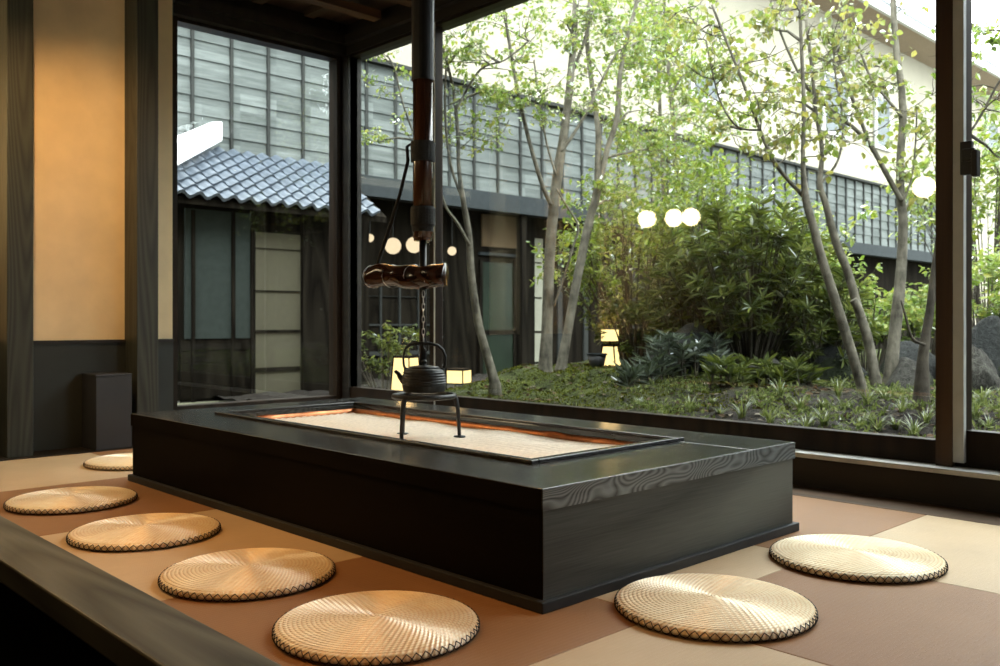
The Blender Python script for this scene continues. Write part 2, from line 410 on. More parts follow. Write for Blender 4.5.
MB().box(WX-.02, 4.10, -4, 6.0, 2.90, 3.3).build('upper_wall', M['dark_trim'], ww)
MB().box(2.45, 4.0, WY-.06, 6.0, 2.90, 3.3).build('upper_wall', M['dark_trim'], wl)
hd = thing('trim_4', (0,0,0), 'dark stepped beam running over both windows below the ceiling', 'beam', kind='structure')
for k, (dz, dp) in enumerate(((0,.06),(.07,.10))):
    z0 = TOPZ+.02+dz; z1 = z0+.068
    MB().box(WX-dp, WX+.12, -4, 6.0, z0, z1).build('header_board', M['dark_trim'], hd)
    MB().box(2.55, WX+.1, WY-dp-.05, WY+.12, z0, z1).build('header_board', M['dark_trim'], hd)

ce = thing('ceiling', (0,0,0), 'dark boarded ceiling with a lattice of brown battens', 'ceiling', kind='structure')
MB().box(-4.2, 4.1, -4.2, 6.0, 3.04, 3.3).build('board', M['ceil'], ce)
for k in range(9):
    y = 5.30 - k*.42
    MB().box(1.2, 3.86, y-.045, y+.045, 2.93, 2.99).build('batten', M['lattice'], ce)
for k in range(6):
    x = 3.55 - k*.42
    MB().box(x-.04, x+.04, 1.7, 5.72, 2.98, 3.04).build('batten', M['ceil'], ce)

# windows ------------------------------------------------------------
def pane(o, x0, x1, y0, y1, z0, z1): return MB().box(x0, x1, y0, y1, z0, z1).build('glass_pane', M['glass'], o)
wz0, wz1 = .155, TOPZ+.02
def yon(px, x): return onx(px, 322, x).y
# window_1: left, in the plane y = WY
w1 = thing('window_1', (0,0,0), 'corner window beside the plaster wall, with a reflected tiled roof built outside it', 'window', kind='structure')
gl0, gl1 = xat(177.5, WY-.06), xat(329, WY+.06)
fr = MB()
fr.box(WE-.05, gl0, WY-.06, WY+.06, wz0, wz1); fr.box(gl1, WX+.06, WY-.05, WY+.06, wz0, wz1)
fr.box(gl0, gl1, WY-.05, WY+.06, wz0, .185); fr.box(gl0, gl1, WY-.05, WY+.06, TOPZ-.005, wz1)
fr.build('frame', M['mullion'], w1)
pane(w1, gl0-.01, gl1+.01, WY-.005, WY+.005, .18, TOPZ)
# corner post
cp = MB().box(WX-.06, WX+.06, WY-.14, WY-.05, wz0, wz1)
o = cp.build('trim_5', M['dark_trim'], bevel=.004); tag(o, 'black corner post where the two windows meet', 'post', kind='structure')
def side_window(name, ya, yb, z0, label, lo=.06, hi=.06, light=None, xo=0.0, wide=(.05,.05)):
    """ya > yb : a framed pane in the plane x = WX"""
    w = thing(name, (0,0,0), label, 'window', kind='structure')
    f = MB(); X0, X1 = WX-.045+xo, WX+.02+xo
    f.box(X0, X1, ya-wide[0], ya, wz0, wz1); f.box(X0, X1, yb, yb+wide[1], wz0, wz1)
    f.box(X0, X1, yb+wide[1], ya-wide[0], wz0, z0); f.box(X0, X1, yb+wide[1], ya-wide[0], TOPZ, wz1)
    f.build('frame', M['mullion'], w)
    pane(w, WX-.005+xo, WX+.005+xo, yb+wide[1]-.008, ya-wide[0]+.008, z0-.008, TOPZ+.008)
    return w
XB = WX+.02
y_m1a, y_m1b = yon(430, WX-.045), yon(442.5, XB)+.011
yA = yon(356, WX+.02)
w2 = side_window('window_2', WY-.14, y_m1b+.003, SILLZ, 'narrow pane of the garden window between the corner post and the pot hanger', wide=(WY-.14-yA, y_m1a-y_m1b))
MB().box(WX-.047, WX+.022, y_m1b-.011, y_m1b+.002, wz0, wz1).build('lit_edge_strip', M['sillm'], w2)  # aluminium edges; the daylight they catch is put into the pale colour
MB().box(WX-.035, WX+.022, yA-.003, yA, SILLZ, TOPZ).build('lit_edge_strip', M['sillm'], w2)
y_m2a, y_m2b = yon(934.5, WX-.075), yon(952, WX-.075)
w3 = side_window('window_3', y_m1b-.0115, y_m2b, SILLZ, 'large fixed pane of the garden window in the middle', wide=(.0015, y_m2a-y_m2b))
MB().box(WX-.075, WX-.045, y_m2b, y_m2a-.004, wz0, wz1).build('stile', M['stile'], w3)
y_m2c = yon(967.5, WX-.03)
w4 = side_window('window_4', y_m2b-.002, -.9, .305, 'sliding sash of the garden window at the right with a black latch', wide=(y_m2b-.002-y_m2c, .06))
MB().box(WX-.074, WX-.044, y_m2c, y_m2b-.003, wz0+.02, wz1).build('stile', M['alu'], w4)
lt = MB(); q = onx(967, 158, WX-.075)
lt.box(WX-.098, WX-.072, q.y-.026, q.y+.02, q.z-.07, q.z+.065)
lt.box(WX-.135, WX-.095, q.y-.058, q.y-.034, q.z-.085, q.z+.02)
lt.box(WX-.125, WX-.098, q.y-.045, q.y+.005, q.z-.02, q.z+.03)
lt.build('latch', M['blackmetal'], w4, bevel=.004)
w5 = side_window('window_5', -.92, -3.0, .305, 'further sliding sash of the garden window beyond the latch', wide=(.06,.06))

# ------------------------------------------------------------------ hearth
hx0, hy0, HL, HW, HH = 1.684, 1.597, 2.676, 1.318, .319
hx1, hy1 = hx0+HW, hy0+HL
px0, px1, py0, py1 = 1.985, 2.715, 1.93, 3.93     # pit opening
he = thing('sunken_hearth', (hx0, hy0, 0), 'long black wooden hearth box with an open ash pit in its top', 'hearth')
O = (hx0, hy0, 0)
ST = .058
MB().box(hx0, px0, hy0+.0, hy1, HH-ST, HH).build('top_board', M['slab'], he, O, bevel=.002)
MB().box(px1, hx1, hy0, hy1, HH-ST, HH).build('top_board', M['slab'], he, O, bevel=.002)
MB().box(px0, px1, hy0+.004, py0, HH-ST, HH-.0006).build('top_board', M['slab'], he, O, bevel=.002)
MB().box(px0, px1, py1, hy1, HH-ST, HH-.0006).build('top_board', M['slab'], he, O, bevel=.002)
MB().box(hx0+.002, hx1-.001, hy0-.0015, hy0+.003, HH-ST, HH-.0025).build('end_fascia', M['zebra'], he, O)
MB().box(hx0-.0015, hx0+.003, hy0+.003, hy1, HH-ST, HH-.0025).build('long_fascia', M['panel_shade'], he, O)  # dark strip carries the painted shade over the slab's long edge
MB().box(hx0+.006, hx0+.03, hy0+.006, hy1-.006, .03, HH-ST).build('side_panel', M['panel_shade'], he, O)
MB().box(hx1-.03, hx1-.008, hy0+.006, hy1-.006, .03, HH-ST).build('side_panel', M['panel_shade'], he, O)
MB().box(hx0+.008, hx1-.01, hy0+.004, hy0+.03, .03, HH-ST).build('end_panel', M['panel'], he, O)
MB().box(hx0+.008, hx1-.01, hy1-.03, hy1-.006, .03, HH-ST).build('end_panel', M['panel'], he, O)
MB().box(hx0-.012, hx1+.012, hy0-.012, hy1+.012, 0, .03).build('plinth', M['plinth'], he, O, bevel=.003)
r = MB(); rw = .035; zt = HH+.012
r.box(px0-rw, px0, py0-rw, py1+rw, HH, zt); r.box(px1, px1+rw, py0-rw, py1+rw, HH, zt)
r.box(px0, px1, py0-rw, py0, HH, zt); r.box(px0, px1, py1, py1+rw, HH, zt)
r.build('pit_rim', M['rim'], he, O, bevel=.003)
# copper liner: thin walls with a hand-beaten wavy lip, and a flat bottom
def liner_wall(a, b_, inward):
    n = 60; v = []; f = []
    a = Vector(a); b_ = Vector(b_); iw = Vector(inward)
    for i in range(n+1):
        p = a.lerp(b_, i/n); wv = noise.noise((p.x*9, p.y*9, 3.0))
        for k, (z, off) in enumerate(((.10,.012), (.255,.010+.006*wv), (HH-.035+.008*wv,.012+.014*max(0,wv)), (HH-.022+.006*wv,.004), (HH-.022,0), (.10,0))):
            v.append((p.x+iw.x*off, p.y+iw.y*off, z))
    for i in range(n):
        for k in range(5): c = i*6+k; f.append((c, c+1, c+7, c+6))
    return v, f
cl = MB()
cl.add(*liner_wall((px0,py0,0),(px0,py1,0),(1,0,0))); cl.add(*liner_wall((px1,py0,0),(px1,py1,0),(-1,0,0)))
cl.add(*liner_wall((px0,py0,0),(px1,py0,0),(0,1,0))); cl.add(*liner_wall((px0,py1,0),(px1,py1,0),(0,-1,0)))
cl.box(px0, px1, py0, py1, .09, .10)
cl.build('copper_liner', M['copper'], he, O, smooth=True)
# ash
n, mm = 60, 150; v = []; f = []
for i in range(n+1):
    for j in range(mm+1):
        x = px0+.012+(px1-px0-.024)*i/n; y = py0+.012+(py1-py0-.024)*j/mm
        e = min(i, n-i, 8)/8*min(1, min(j, mm-j)/8)
        z = .272 + .004*math.sin(x*160+.6*noise.noise((x*6,y*6,0)))*.5 + .008*noise.noise((x*5,y*5,1)) + .008*(1-e)
        v.append((x,y,z))
for i in range(n):
    for j in range(mm):
        a = i*(mm+1)+j; f.append((a, a+mm+1, a+mm+2, a+1))
b0 = len(v); v += [(px0+.012,py0+.012,.12),(px1-.012,py0+.012,.12),(px1-.012,py1-.012,.12),(px0+.012,py1-.012,.12)]
f.append((b0,b0+3,b0+2,b0+1))
ab = MB().add(v, f).build('ash_bed', M['ash'], None, (2.35,2.93,.12), smooth=True)
tag(ab, 'pale raked ash filling the copper lined pit of the hearth', 'ash', kind='stuff')

# ------------------------------------------------------------------ trivet, kettle, pot hanger
KX, KY = 2.352, 2.905
ASH = .272
tv = thing('trivet', (KX,KY,ASH), 'black iron three legged ring trivet standing in the ash under the kettle', 'trivet')
tz = .172
rr = .125
ring = MB()
prof = []
for k in range(49):
    a = 2*PI*k/48; prof.append((rr*math.cos(a), rr*math.sin(a), tz))
ring.tube(prof, .011, 8, cap=False)
ring.build('ring', M['iron'], tv, smooth=True)
camdir = math.atan2(-KY, -KX)
for k in range(3):
    a = camdir + math.radians((-38, -142, 92)[k])
    c_, s_ = math.cos(a), math.sin(a)
    pts = [(c_*(rr-.035), s_*(rr-.035), tz+.008), (c_*(rr-.01), s_*(rr-.01), tz+.006), (c_*(rr+.006), s_*(rr+.006), tz-.012), (c_*(rr+.016), s_*(rr+.016), tz-.06), (c_*(rr+.022), s_*(rr+.022), 0)]
    l = MB().tube(pts, [.008,.010,.011,.009,.008], 8)
    l.lathe([(.0,0),(.026,0),(.024,.005),(.0,.008)], (c_*(rr+.022), s_*(rr+.022), 0), 12, False)
    l.build('leg', M['iron'], tv, smooth=True)

kz = ASH+tz+.012
kt = thing('iron_kettle', (KX,KY,kz), 'black ribbed cast iron kettle standing on the trivet over the ash', 'kettle')
prof = [(.0,0),(.055,0),(.066,.004)]
for k in range(41):
    t = k/40; z = .006+.088*t
    rad = .070 + .021*math.sin(PI*(.22+.62*t))**.8
    if .30 < t < .95: rad += .0022*math.sin(t*2*PI*8)
    prof.append((rad, z))
prof += [(.078,.098),(.066,.102),(.062,.1025),(.0,.1025)]
MB().lathe(prof, n=48, close=False).build('body', M['iron'], kt, smooth=True)
lid = [(.0,.102),(.063,.102),(.064,.106),(.058,.110),(.030,.114),(.008,.115),(.006,.119),(.011,.124),(.013,.130),(.009,.136),(.0,.138)]
l_ = MB().lathe(lid, n=32, close=False).build('lid', M['iron'], kt, smooth=True)
R_ = Vector((SA,-CA,0))    # sideways as seen across the hearth
def kp(u, z, w=0): return (R_.x*u+CA*w, R_.y*u+SA*w, z)
sp = MB().tube([kp(-.070,.042), kp(-.088,.055), kp(-.100,.068), kp(-.106,.080), kp(-.116,.088), kp(-.122,.086)], [.020,.015,.011,.009,.008,.007], 12)
sp.build('spout', M['iron'], kt, smooth=True)
hp = [kp(-.074,.092), kp(-.084,.115), kp(-.086,.150), kp(-.078,.182), kp(-.058,.200), kp(-.02,.206), kp(.025,.205), kp(.058,.196), kp(.078,.178), kp(.090,.150), kp(.088,.115), kp(.076,.092)]
MB().tube(hp, [.006,.005,.0045,.0055,.0065,.007,.007,.0065,.006,.005,.005,.006], 10).build('handle', M['iron'], kt, smooth=True)
for u in (-.074, .076): MB().lathe([(.0,0),(.010,0),(.010,.018),(.0,.02)], kp(u,.086), 12, False).build('handle_lug', M['iron'], kt, smooth=True)

GX, GY = 2.362, 2.925
def zpx(py): return H + (HY-py)*(GX*CA+GY*SA)/F
ph = thing('pot_hanger', (GX,GY,zpx(365)), 'smoked bamboo pot hanger with a brown log crossbar hanging over the kettle', 'pot hook')
PO = (GX,GY,zpx(365))
z_join = zpx(80)
t = MB(); t.tube([(GX,GY,z_join), (GX,GY,3.04)], .047, 24); t.tube([(GX,GY,z_join-.004),(GX,GY,z_join+.006)], .0485, 24)
t.build('upper_tube', M['blackmetal'], ph, PO, smooth=False)
MB().tube([(GX,GY,zpx(238)), (GX,GY,z_join)], .042, 24).build('bamboo_tube', M['bamboo'], ph, PO, smooth=True)
MB().lathe([(.0,0),(.050,0),(.051,.01),(.051,zpx(142)-zpx(162)-.01),(.050,zpx(142)-zpx(162)),(.0,zpx(142)-zpx(162))], (GX,GY,zpx(162)), 24, False).build('collar', M['wrap'], ph, PO)
hc = zpx(207)-zpx(232)
MB().lathe([(.0,0),(.044,0),(.046,.02),(.051,.03),(.052,hc-.012),(.049,hc),(.0,hc)], (GX,GY,zpx(232)), 24, False).build('cord_sleeve', M['wrap'], ph, PO)
MB().lathe([(.0,0),(.038,0),(.040,.03),(.0,.035)], (GX,GY,zpx(241)), 24, False).build('tube_end', M['bamboo'], ph, PO)
MB().tube([(GX,GY,zpx(366)), (GX,GY,zpx(240))], .015, 12).build('inner_rod', M['blackmetal'], ph, PO, smooth=True)
# log crossbar : twisted, across the view
axis = (R_*1.0 + Vector((CA,SA,0))*(-.25)).normalized()
Lb = .345; c0 = Vector((GX,GY,zpx(276))) - axis*.073 + Vector((CA,SA,0))*(-.0)
v = []; f = []; nb, nr = 64, 28
side = Vector((0,0,1)).cross(axis).normalized()
for i in range(nb+1):
    u = i/nb; p = c0 + axis*(u-.5)*Lb + Vector((0,0,.006*math.sin(u*7)))
    for k in range(nr):
        a = 2*PI*k/nr
        rad = .047*(1+.07*math.sin(a*2+u*13)+.04*math.sin(a*3-u*19)) * (1+.10*(u-.3)) * (1+.03*math.sin(u*17))
        if i in (0, nb): rad *= .93
        v.append(p + (Vector((0,0,1))*math.cos(a)+side*math.sin(a))*rad)
for i in range(nb):
    for k in range(nr):
        a = i*nr+k; b_ = i*nr+(k+1)%nr; f.append((a,b_,b_+nr,a+nr))
f.append(tuple(range(nr-1,-1,-1))); f.append(tuple(range(nb*nr,(nb+1)*nr)))
lg = MB().add(v, f).build('crossbar', M['log'], ph, PO, smooth=True)
for u in (-.145, -.06, .035, .12):
    pts = []
    for k in range(13):
        a = 2*PI*k/12; pts.append(c0 + axis*(u+.03*math.sin(a))+(Vector((0,0,1))*math.cos(a)+side*math.sin(a))*.0495)
    MB().tube(pts, .0008, 6, cap=False).build('binding_wire', M['wire'], lg, PO)
# rope from the collar down to the left end of the log
a0 = Vector((GX,GY,zpx(161))) - R_*.054; e0 = c0 - axis*(Lb*.5-.045) + Vector((0,0,.036))
rp = MB(); pts = [a0 + Vector((0,0,.07)) + R_*.004, a0 + Vector((0,0,.06)) - R_*.012, a0 - R_*.008, a0.lerp(e0,.3), a0.lerp(e0,.6), e0 + Vector((0,0,.02)), e0]
rp.tube(pts, [.006,.007,.0075,.0075,.009,.008,.012], 10); rp.build('rope', M['wrap'], ph, PO, smooth=True)
ch = MB(); z = zpx(291); zc = zpx(338); fwd = Vector((-CA,-SA,0))
base = Vector((GX,GY,0)) + fwd*.024 + R_*.004
k = 0
while z > zc:
    u = R_ if k % 2 == 0 else fwd
    pts = [base + Vector((0,0,z-.014)) + (u*math.cos(2*PI*q/12)*.0055 + Vector((0,0,1))*math.sin(2*PI*q/12)*.016) for q in range(13)]
    ch.tube(pts, .0022, 6, cap=False); z -= .026; k += 1
ch.build('chain', M['wire'], ph, PO, smooth=True)
hk = [base + Vector((0,0,zc)) , base + Vector((0,0,zpx(346))), base + Vector((0,0,zpx(352))) + R_*.008, base + Vector((0,0,zpx(350))) + R_*.018, base + Vector((0,0,zpx(344))) + R_*.021]
MB().tube(hk, [.004,.0045,.0045,.004,.003], 8).build('hook', M['blackmetal'], ph, PO, smooth=True)

# ------------------------------------------------------------------ round straw cushions
def make_cushion(label):
    root = thing('floor_cushion', (0,0,0), label, 'cushion', 'round straw cushions around the hearth')
    prof_e = [(.247,.003),(.2505,.007),(.2513,.0115),(.2495,.0165),(.2452,.0222)]
    R = .250; prof = [(.0,.003),(.238,.003),(.2475,.007),(.250,.0125),(.2475,.0185),(.240,.0238)]
    for k in range(14, -1, -1):
        r_ = .232*k/14; prof.append((max(r_,.0005), .0268+.008*(1-(r_/.232)**3)))
    MB().lathe(prof, n=96, close=False).build('woven_disc', M['straw'], root, smooth=True)
    st = MB(); N = 34
    for s_ in (0, 1):
        pts = []
        for k in range(N*6+1):
            a = 2*PI*k/(N*6); ph_ = math.cos(k*PI/3 + s_*PI); t_ = .5+.5*ph_
            q_ = t_*(len(prof_e)-1); i_ = min(len(prof_e)-2, int(q_)); r_ = prof_e[i_][0]*(1-q_+i_)+prof_e[i_+1][0]*(q_-i_); z_ = prof_e[i_][1]*(1-q_+i_)+prof_e[i_+1][1]*(q_-i_)
            pts.append((r_*math.cos(a), r_*math.sin(a), z_))
        st.tube(pts, .0012, 5, cap=False)
    st.build('stitching', M['thread'], root)
    return root
specs = [
 ((1.302,1.788), 0.995, 'round straw cushion first along the long side of the hearth from its near corner'),
 ((1.300,2.422), 1.0, 'round straw cushion second along the long side of the hearth from its near corner'),
 ((1.294,3.152), 1.01, 'round straw cushion third along the long side of the hearth, on a mat tinted pale'),
 ((1.302,3.918), 1.0, 'round straw cushion fourth along the long side, by the far left corner of the hearth'),
 ((1.905,4.775), 1.0, 'round straw cushion by the panelled wall, half hidden behind the hearth end'),
 ((2.026,1.306), 1.025, 'round straw cushion at the short end of the hearth, closer to the near corner'),
 ((2.758,1.262), 1.035, 'round straw cushion at the short end of the hearth, closer to the garden window')]
cu = None
for k, (p, sc, lb) in enumerate(specs):
    if cu is None: cu = make_cushion(lb); cu.location = (*p, .0005); cu.scale = (sc,)*3
    else: dup(cu, (*p, .0005), k*1.3, sc, lb)

# ------------------------------------------------------------------ dark box by the wall
xb0 = xat(96, 5.37); xb1 = xat(128.5, 5.37)+.02
bxr = thing('floor_box', (xb0,5.37,.003), 'tall dark grey box standing against the charcoal wall panel', 'box')
BO = (xb0,5.37,.003); zb = .445
MB().box(xb0, xb1, 5.37, W0-.02, .003, zb-.012).build('body', M['box'], bxr, BO, bevel=.004)
MB().box(xb0-.003, xb1+.003, 5.367, W0-.018, zb-.012, zb).build('lid', M['box'], bxr, BO, bevel=.003)

# ------------------------------------------------------------------ lamps inside
def spotlight(loc, target, power, col, size, label, blend=.6, visible_ring=True):
    if 'plaster' in label: blend = 1.0
    loc = Vector(loc); d = (Vector(target)-loc).normalized()
    root = thing('ceiling_spotlight', loc, label, 'spotlight', 'ceiling spotlights')
    s = MB(); s.tube([(0,0,3.04-loc.z),(0,0,.03)], .009, 8); s.tube([(0,0,3.04-loc.z),(0,0,3.025-loc.z)], .045, 16); s.build('stem', M['blackmetal'], root)
    u = MB(); u.tube([-d*.03, -d*.015, d*.08], [.028,.040,.042], 18, cap=True); u.build('housing', M['blackmetal'], root)
    e = MB(); e.tube([d*.081, d*.083], .034, 16); e.build('lens', M['bulb'], root)
    L = bpy.data.lights.new('spot', 'SPOT'); L.energy = power; L.color = col; L.spot_size = size; L.spot_blend = blend; L.shadow_soft_size = .03
    lo = bpy.data.objects.new('spot_lamp', L); COL.objects.link(lo); lo.parent = root; lo.location = d*.095
    lo.rotation_euler = d.to_track_quat('-Z','Y').to_euler()
    return root
WARM = (1,.46,.13)
c = at(402, 30, 5.4)
spotlight((c.x,c.y,2.86), (2.3,3.6,.3), 14, WARM, 1.3, 'black spotlight under the ceiling near the window corner')
spotlight((.55,1.3,2.85), (1.25,1.75,0), 48, WARM, .95, 'black ceiling spotlight over the nearest cushion')
spotlight((.55,2.6,2.85), (1.25,2.6,0), 48, WARM, .95, 'black ceiling spotlight over the middle of the cushion row')
spotlight((.6,4.0,2.85), (1.25,3.75,0), 52, WARM, .95, 'black ceiling spotlight over the far end of the cushion row')
spotlight((1.2,4.3,2.75), (2.15,5.62,1.15), 70, (1,.56,.21), 1.35, 'black ceiling spotlight aimed at the plaster wall')
spotlight((2.2,.6,2.85), (2.3,1.3,0), 12, (1,.7,.4), 1.0, 'black ceiling spotlight over the short end of the hearth')

def globe(loc, r, label):
    root = thing('globe_pendant', loc, label, 'pendant lamp', 'globe pendants over the lower floor')
    g = MB(); g.lathe([(max(.0005,r*math.sin(PI*k/16)), -r*math.cos(PI*k/16)) for k in range(17)], n=24, close=False); g.build('globe', M['globe'], root, smooth=True)
    c_ = MB(); c_.tube([(0,0,r*.96),(0,0,r+.05)], .018, 12); c_.tube([(0,0,r+.05),(0,0,3.04-loc[2])], .003, 6); c_.build('cord', M['blackmetal'], root)
for i, (px, py, xr) in enumerate(((647,219,.85),(674,218,.75),(691,217,.65),(924,187,.55))):
    r_ = ray(px, py); tt = (2*WX-xr)/r_.x
    globe((xr, r_.y*tt, H+r_.z*tt), .085, ('lit globe pendant nearest the plaster wall over the lower floor', 'second lit globe pendant from the plaster wall over the lower floor',
          'third lit globe pendant from the plaster wall over the lower floor', 'lit globe pendant hanging alone by the front beam')[i])

# ------------------------------------------------------------------ garden ground
def sstep(a, b, x):
    t = min(1, max(0, (x-a)/(b-a))); return t*t*(3-2*t)
def g0(x, y):
    left = sstep(5.1, 5.95, y - .25*(x-4.6))
    h = .17 + .12*sstep(4.1, 5.4, x) + .06*sstep(3.2,4.4,y)*sstep(4.3,5.2,x)*(1-sstep(6.0,7.2,y))
    h -= .20*sstep(5.9, 7.6, y)
    return h*(1-left) + .02*left
def g(x, y):
    return g0(x,y) + .045*noise.noise((x*1.6,y*1.6,.3)) + .05*noise.noise((x*4.2,y*4.2,2.1)) + .012*noise.noise((x*12,y*12,4.1))
v = []; f = []; nx, ny = 230, 300; X0, X1, Y0, Y1 = 4.06, 13.0, -5.0, 8.9
for i in range(nx+1):
    for j in range(ny+1):
        x = X0+(X1-X0)*(i/nx)**1.35; y = Y0+(Y1-Y0)*j/ny
        v.append((x,y,g(x,y)))
for i in range(nx):
    for j in range(ny):
        a = i*(ny+1)+j; f.append((a, a+ny+1, a+ny+2, a+1))
b0 = len(v)
go = MB().add(v, f).build('garden_ground', M['ground'], smooth=True)
tag(go, 'uneven mossy garden ground sloping up from the window', 'garden', kind='structure')
tag(MB().box(4.06, 60, -30, 60, -.6, -.02).box(-20, 4.06, 6.0, 60, -.6, -.02).build('garden_ground_far', M['far']), 'flat earth beyond the mossy garden', 'ground', kind='structure')

# ------------------------------------------------------------------ annex with cedar cladding along y = 9
an = thing('annex_building', (10,9,0), 'long low annex with weathered grey cedar cladding and a dark ground floor across the garden', 'building')
AO = (10,9,0)
ZB, ZT, AX0, AX1 = 2.53, 3.90, -14.0, 27.0
cb = MB(); nb = int(round((ZT-ZB)/.19)); hb = (ZT-ZB)/nb
for k in range(nb):
    z0 = ZB+k*hb; y0 = 9.0
    cb.add([(AX0,y0-.022,z0),(AX1,y0-.022,z0),(AX1,y0-.004,z0+hb),(AX0,y0-.004,z0+hb),(AX0,y0+.1,z0),(AX1,y0+.1,z0),(AX1,y0+.1,z0+hb),(AX0,y0+.1,z0+hb)],
           [(0,1,2,3),(0,4,5,1),(3,2,6,7),(0,3,7,4),(1,5,6,2)])
cb.build('cladding', M['clad'], an, AO)
bt = MB(); x = 4.17-.44*41
while x < AX1:
    bt.box(x-.016, x+.016, 8.955, 9.0, ZB-.01, ZT); x += .4400
bt.build('battens', M['batten'], an, AO)
MB().box(AX0, AX1, 8.90, 9.3, ZT, ZT+.05).build('coping', M['batten'], an, AO)
MB().box(5.95, AX1, 8.90, 9.1, 2.27, ZB-.012).build('fascia', M['fascia'], an, AO)
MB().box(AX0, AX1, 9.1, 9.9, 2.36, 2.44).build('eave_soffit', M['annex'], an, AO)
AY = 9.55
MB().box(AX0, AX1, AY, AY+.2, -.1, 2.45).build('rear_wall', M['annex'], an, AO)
def rect_on(p0, p1, y, th, name, mat, par=None, bev=0):
    a = ony(p0[0], p0[1], y); c_ = ony(p1[0], p1[1], y)
    return MB().box(a.x, c_.x, y-th, y, a.z, c_.z).build(name, mat, par or an, AO, bevel=bev)
rect_on((481,214),(517,249), AY, .03, 'tan_panel', M['tan'])
rect_on((478,252),(524,258), AY, .05, 'transom_rail', M['fascia'])
dr = rect_on((480,262),(516,373), AY, .045, 'door', M['annexglass'])
for q0, q1 in (((479,260),(482,374)), ((513,260),(519,374)), ((479,330),(519,334))):
    rect_on(q0, q1, AY-.045, .02, 'door_rail', M['annex'], dr)
# handle
a = ony(523, 332, AY-.03); hh = MB().box(a.x-.04, a.x+.10, AY-.09, AY-.03, a.z-.02, a.z+.02).build('door_handle', M['wire'], dr, AO)
for ch_ in dr.children: ch_.location = (0,0,0)
rect_on((519,212),(530,376), AY-.02, .10, 'door_post', M['annex'])
rect_on((530,238),(541,374), AY, .04, 'shoji_panel', M['paper'])
for yy in (262, 297, 331, 362): rect_on((530,yy),(541,yy+1.5), AY-.04, .012, 'shoji_rail', M['annex'])
for pxp in (360, 379, 398, 417, 436): rect_on((pxp,268),(pxp+1.6,384), AY, .03, 'lattice_bar', M['batten'])
for pyp in (268, 296, 324, 352): rect_on((358,pyp),(440,pyp+1.6), AY, .028, 'lattice_bar', M['batten'])
xx = 10.4
while xx < 26.5:
    MB().box(xx, xx+.10, AY-.03, AY, 0, 2.3).build('wall_board', M['batten'], an, AO) if xx < 16 else None
    xx += .62
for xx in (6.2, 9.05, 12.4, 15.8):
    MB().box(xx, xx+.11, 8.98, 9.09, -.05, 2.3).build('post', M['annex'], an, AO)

# lamps under the annex eave
def annex_lamp(px, py, r, y, label):
    p = ony(px, py, y); root = thing('annex_pendant', p, label, 'pendant lamp', 'globe lamps in the annex')
    MB().lathe([(max(.0005,r*math.sin(PI*k/12)), -r*math.cos(PI*k/12)) for k in range(13)], n=18, close=False).build('globe', M['annexglobe'], root, smooth=True)
    MB().tube([(0,0,r),(0,0,2.40-p.z)], .006, 6).build('cord', M['blackmetal'], root)
for px, py, r, lb in ((370,238,.05,'small lit globe lamp in the annex beside the corner post'), (393,246,.105,'large lit globe lamp in the annex to the left of the pot hanger'),
                      (414,245,.105,'large lit globe lamp in the annex partly behind the pot hanger'), (452,251,.06,'small lit globe lamp in the annex behind the thin tree')):
    annex_lamp(px, py, r, 9.3, lb)

# ------------------------------------------------------------------ lean-to outside the corner window; its tiled roof stands in for a reflected one
ln = thing('lean_to', (4.5,8.2,0), 'small lean-to with a pale screen, its tiled roof standing in for a reflected roof', 'building')
LO = (4.5,8.2,0)
LX0, LX1 = 2.9, 5.93; e_y, e_z, r_y, r_z = 7.95, 1.90, 8.93, 2.56
tl = MB(); rows = 8; tw = .17; ncol = int((LX1-LX0)/tw); seg = 6
sl = Vector((0, r_y-e_y, r_z-e_z)); nrm = Vector((0, -(r_z-e_z), r_y-e_y)).normalized()
for rj in range(rows):
    t0, t1 = rj/rows-.012, (rj+1)/rows
    v = []; f = []
    n_ = ncol*seg
    for i in range(n_+1):
        x = LX0 + i*tw/seg; ph_ = (i % seg)/seg*2*PI
        wv = .026*math.cos(ph_)
        for (tt, lift) in ((t0,.0), (t0,.034), (t1,.006)):
            p = Vector((x, e_y, e_z)) + sl*tt + nrm*(lift + wv + .02)
            v.append(p)
    for i in range(n_):
        a = i*3; f.append((a, a+3, a+4, a+1)); f.append((a+1, a+4, a+5, a+2))
    tl.add(v, f)
tl.build('reflected_roof_tiles', M['tile'], ln, LO, smooth=False)
MB().add([(LX0,e_y+.02,e_z-.06),(LX1,e_y+.02,e_z-.06),(LX1,r_y,r_z-.06),(LX0,r_y,r_z-.06),(LX0,e_y+.02,e_z),(LX1,e_y+.02,e_z),(LX1,r_y,r_z),(LX0,r_y,r_z)],
         [(0,3,2,1),(4,5,6,7),(0,1,5,4),(1,2,6,5),(2,3,7,6),(3,0,4,7)]).build('roof_deck', M['annex'], ln, LO)
LY = 8.3
va, vb = Vector((3.25,7.98,2.0)), Vector((4.42,8.93,2.66))  # white band paints the streak of sky reflected in the corner glass
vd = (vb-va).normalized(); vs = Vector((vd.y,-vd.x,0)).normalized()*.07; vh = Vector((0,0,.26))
MB().add([va-vs,va+vs,vb+vs,vb-vs,va-vs+vh,va+vs+vh,vb+vs+vh*.8,vb-vs+vh*.8],[(0,3,2,1),(4,5,6,7),(0,1,5,4),(1,2,6,5),(2,3,7,6),(3,0,4,7)]).build('sky_reflection_band', M['sky_streak'], ln, LO, bevel=.02)
MB().box(LX0, LX1, LY, LY+.1, 0, 2.05).build('wall', M['annex'], ln, LO)
def lrect(p0, p1, y, th, name, mat):
    a = ony(p0[0], p0[1], y); c_ = ony(p1[0], p1[1], y)
    return MB().box(a.x, c_.x, y-th, y, a.z, c_.z).build(name, mat, ln, LO)
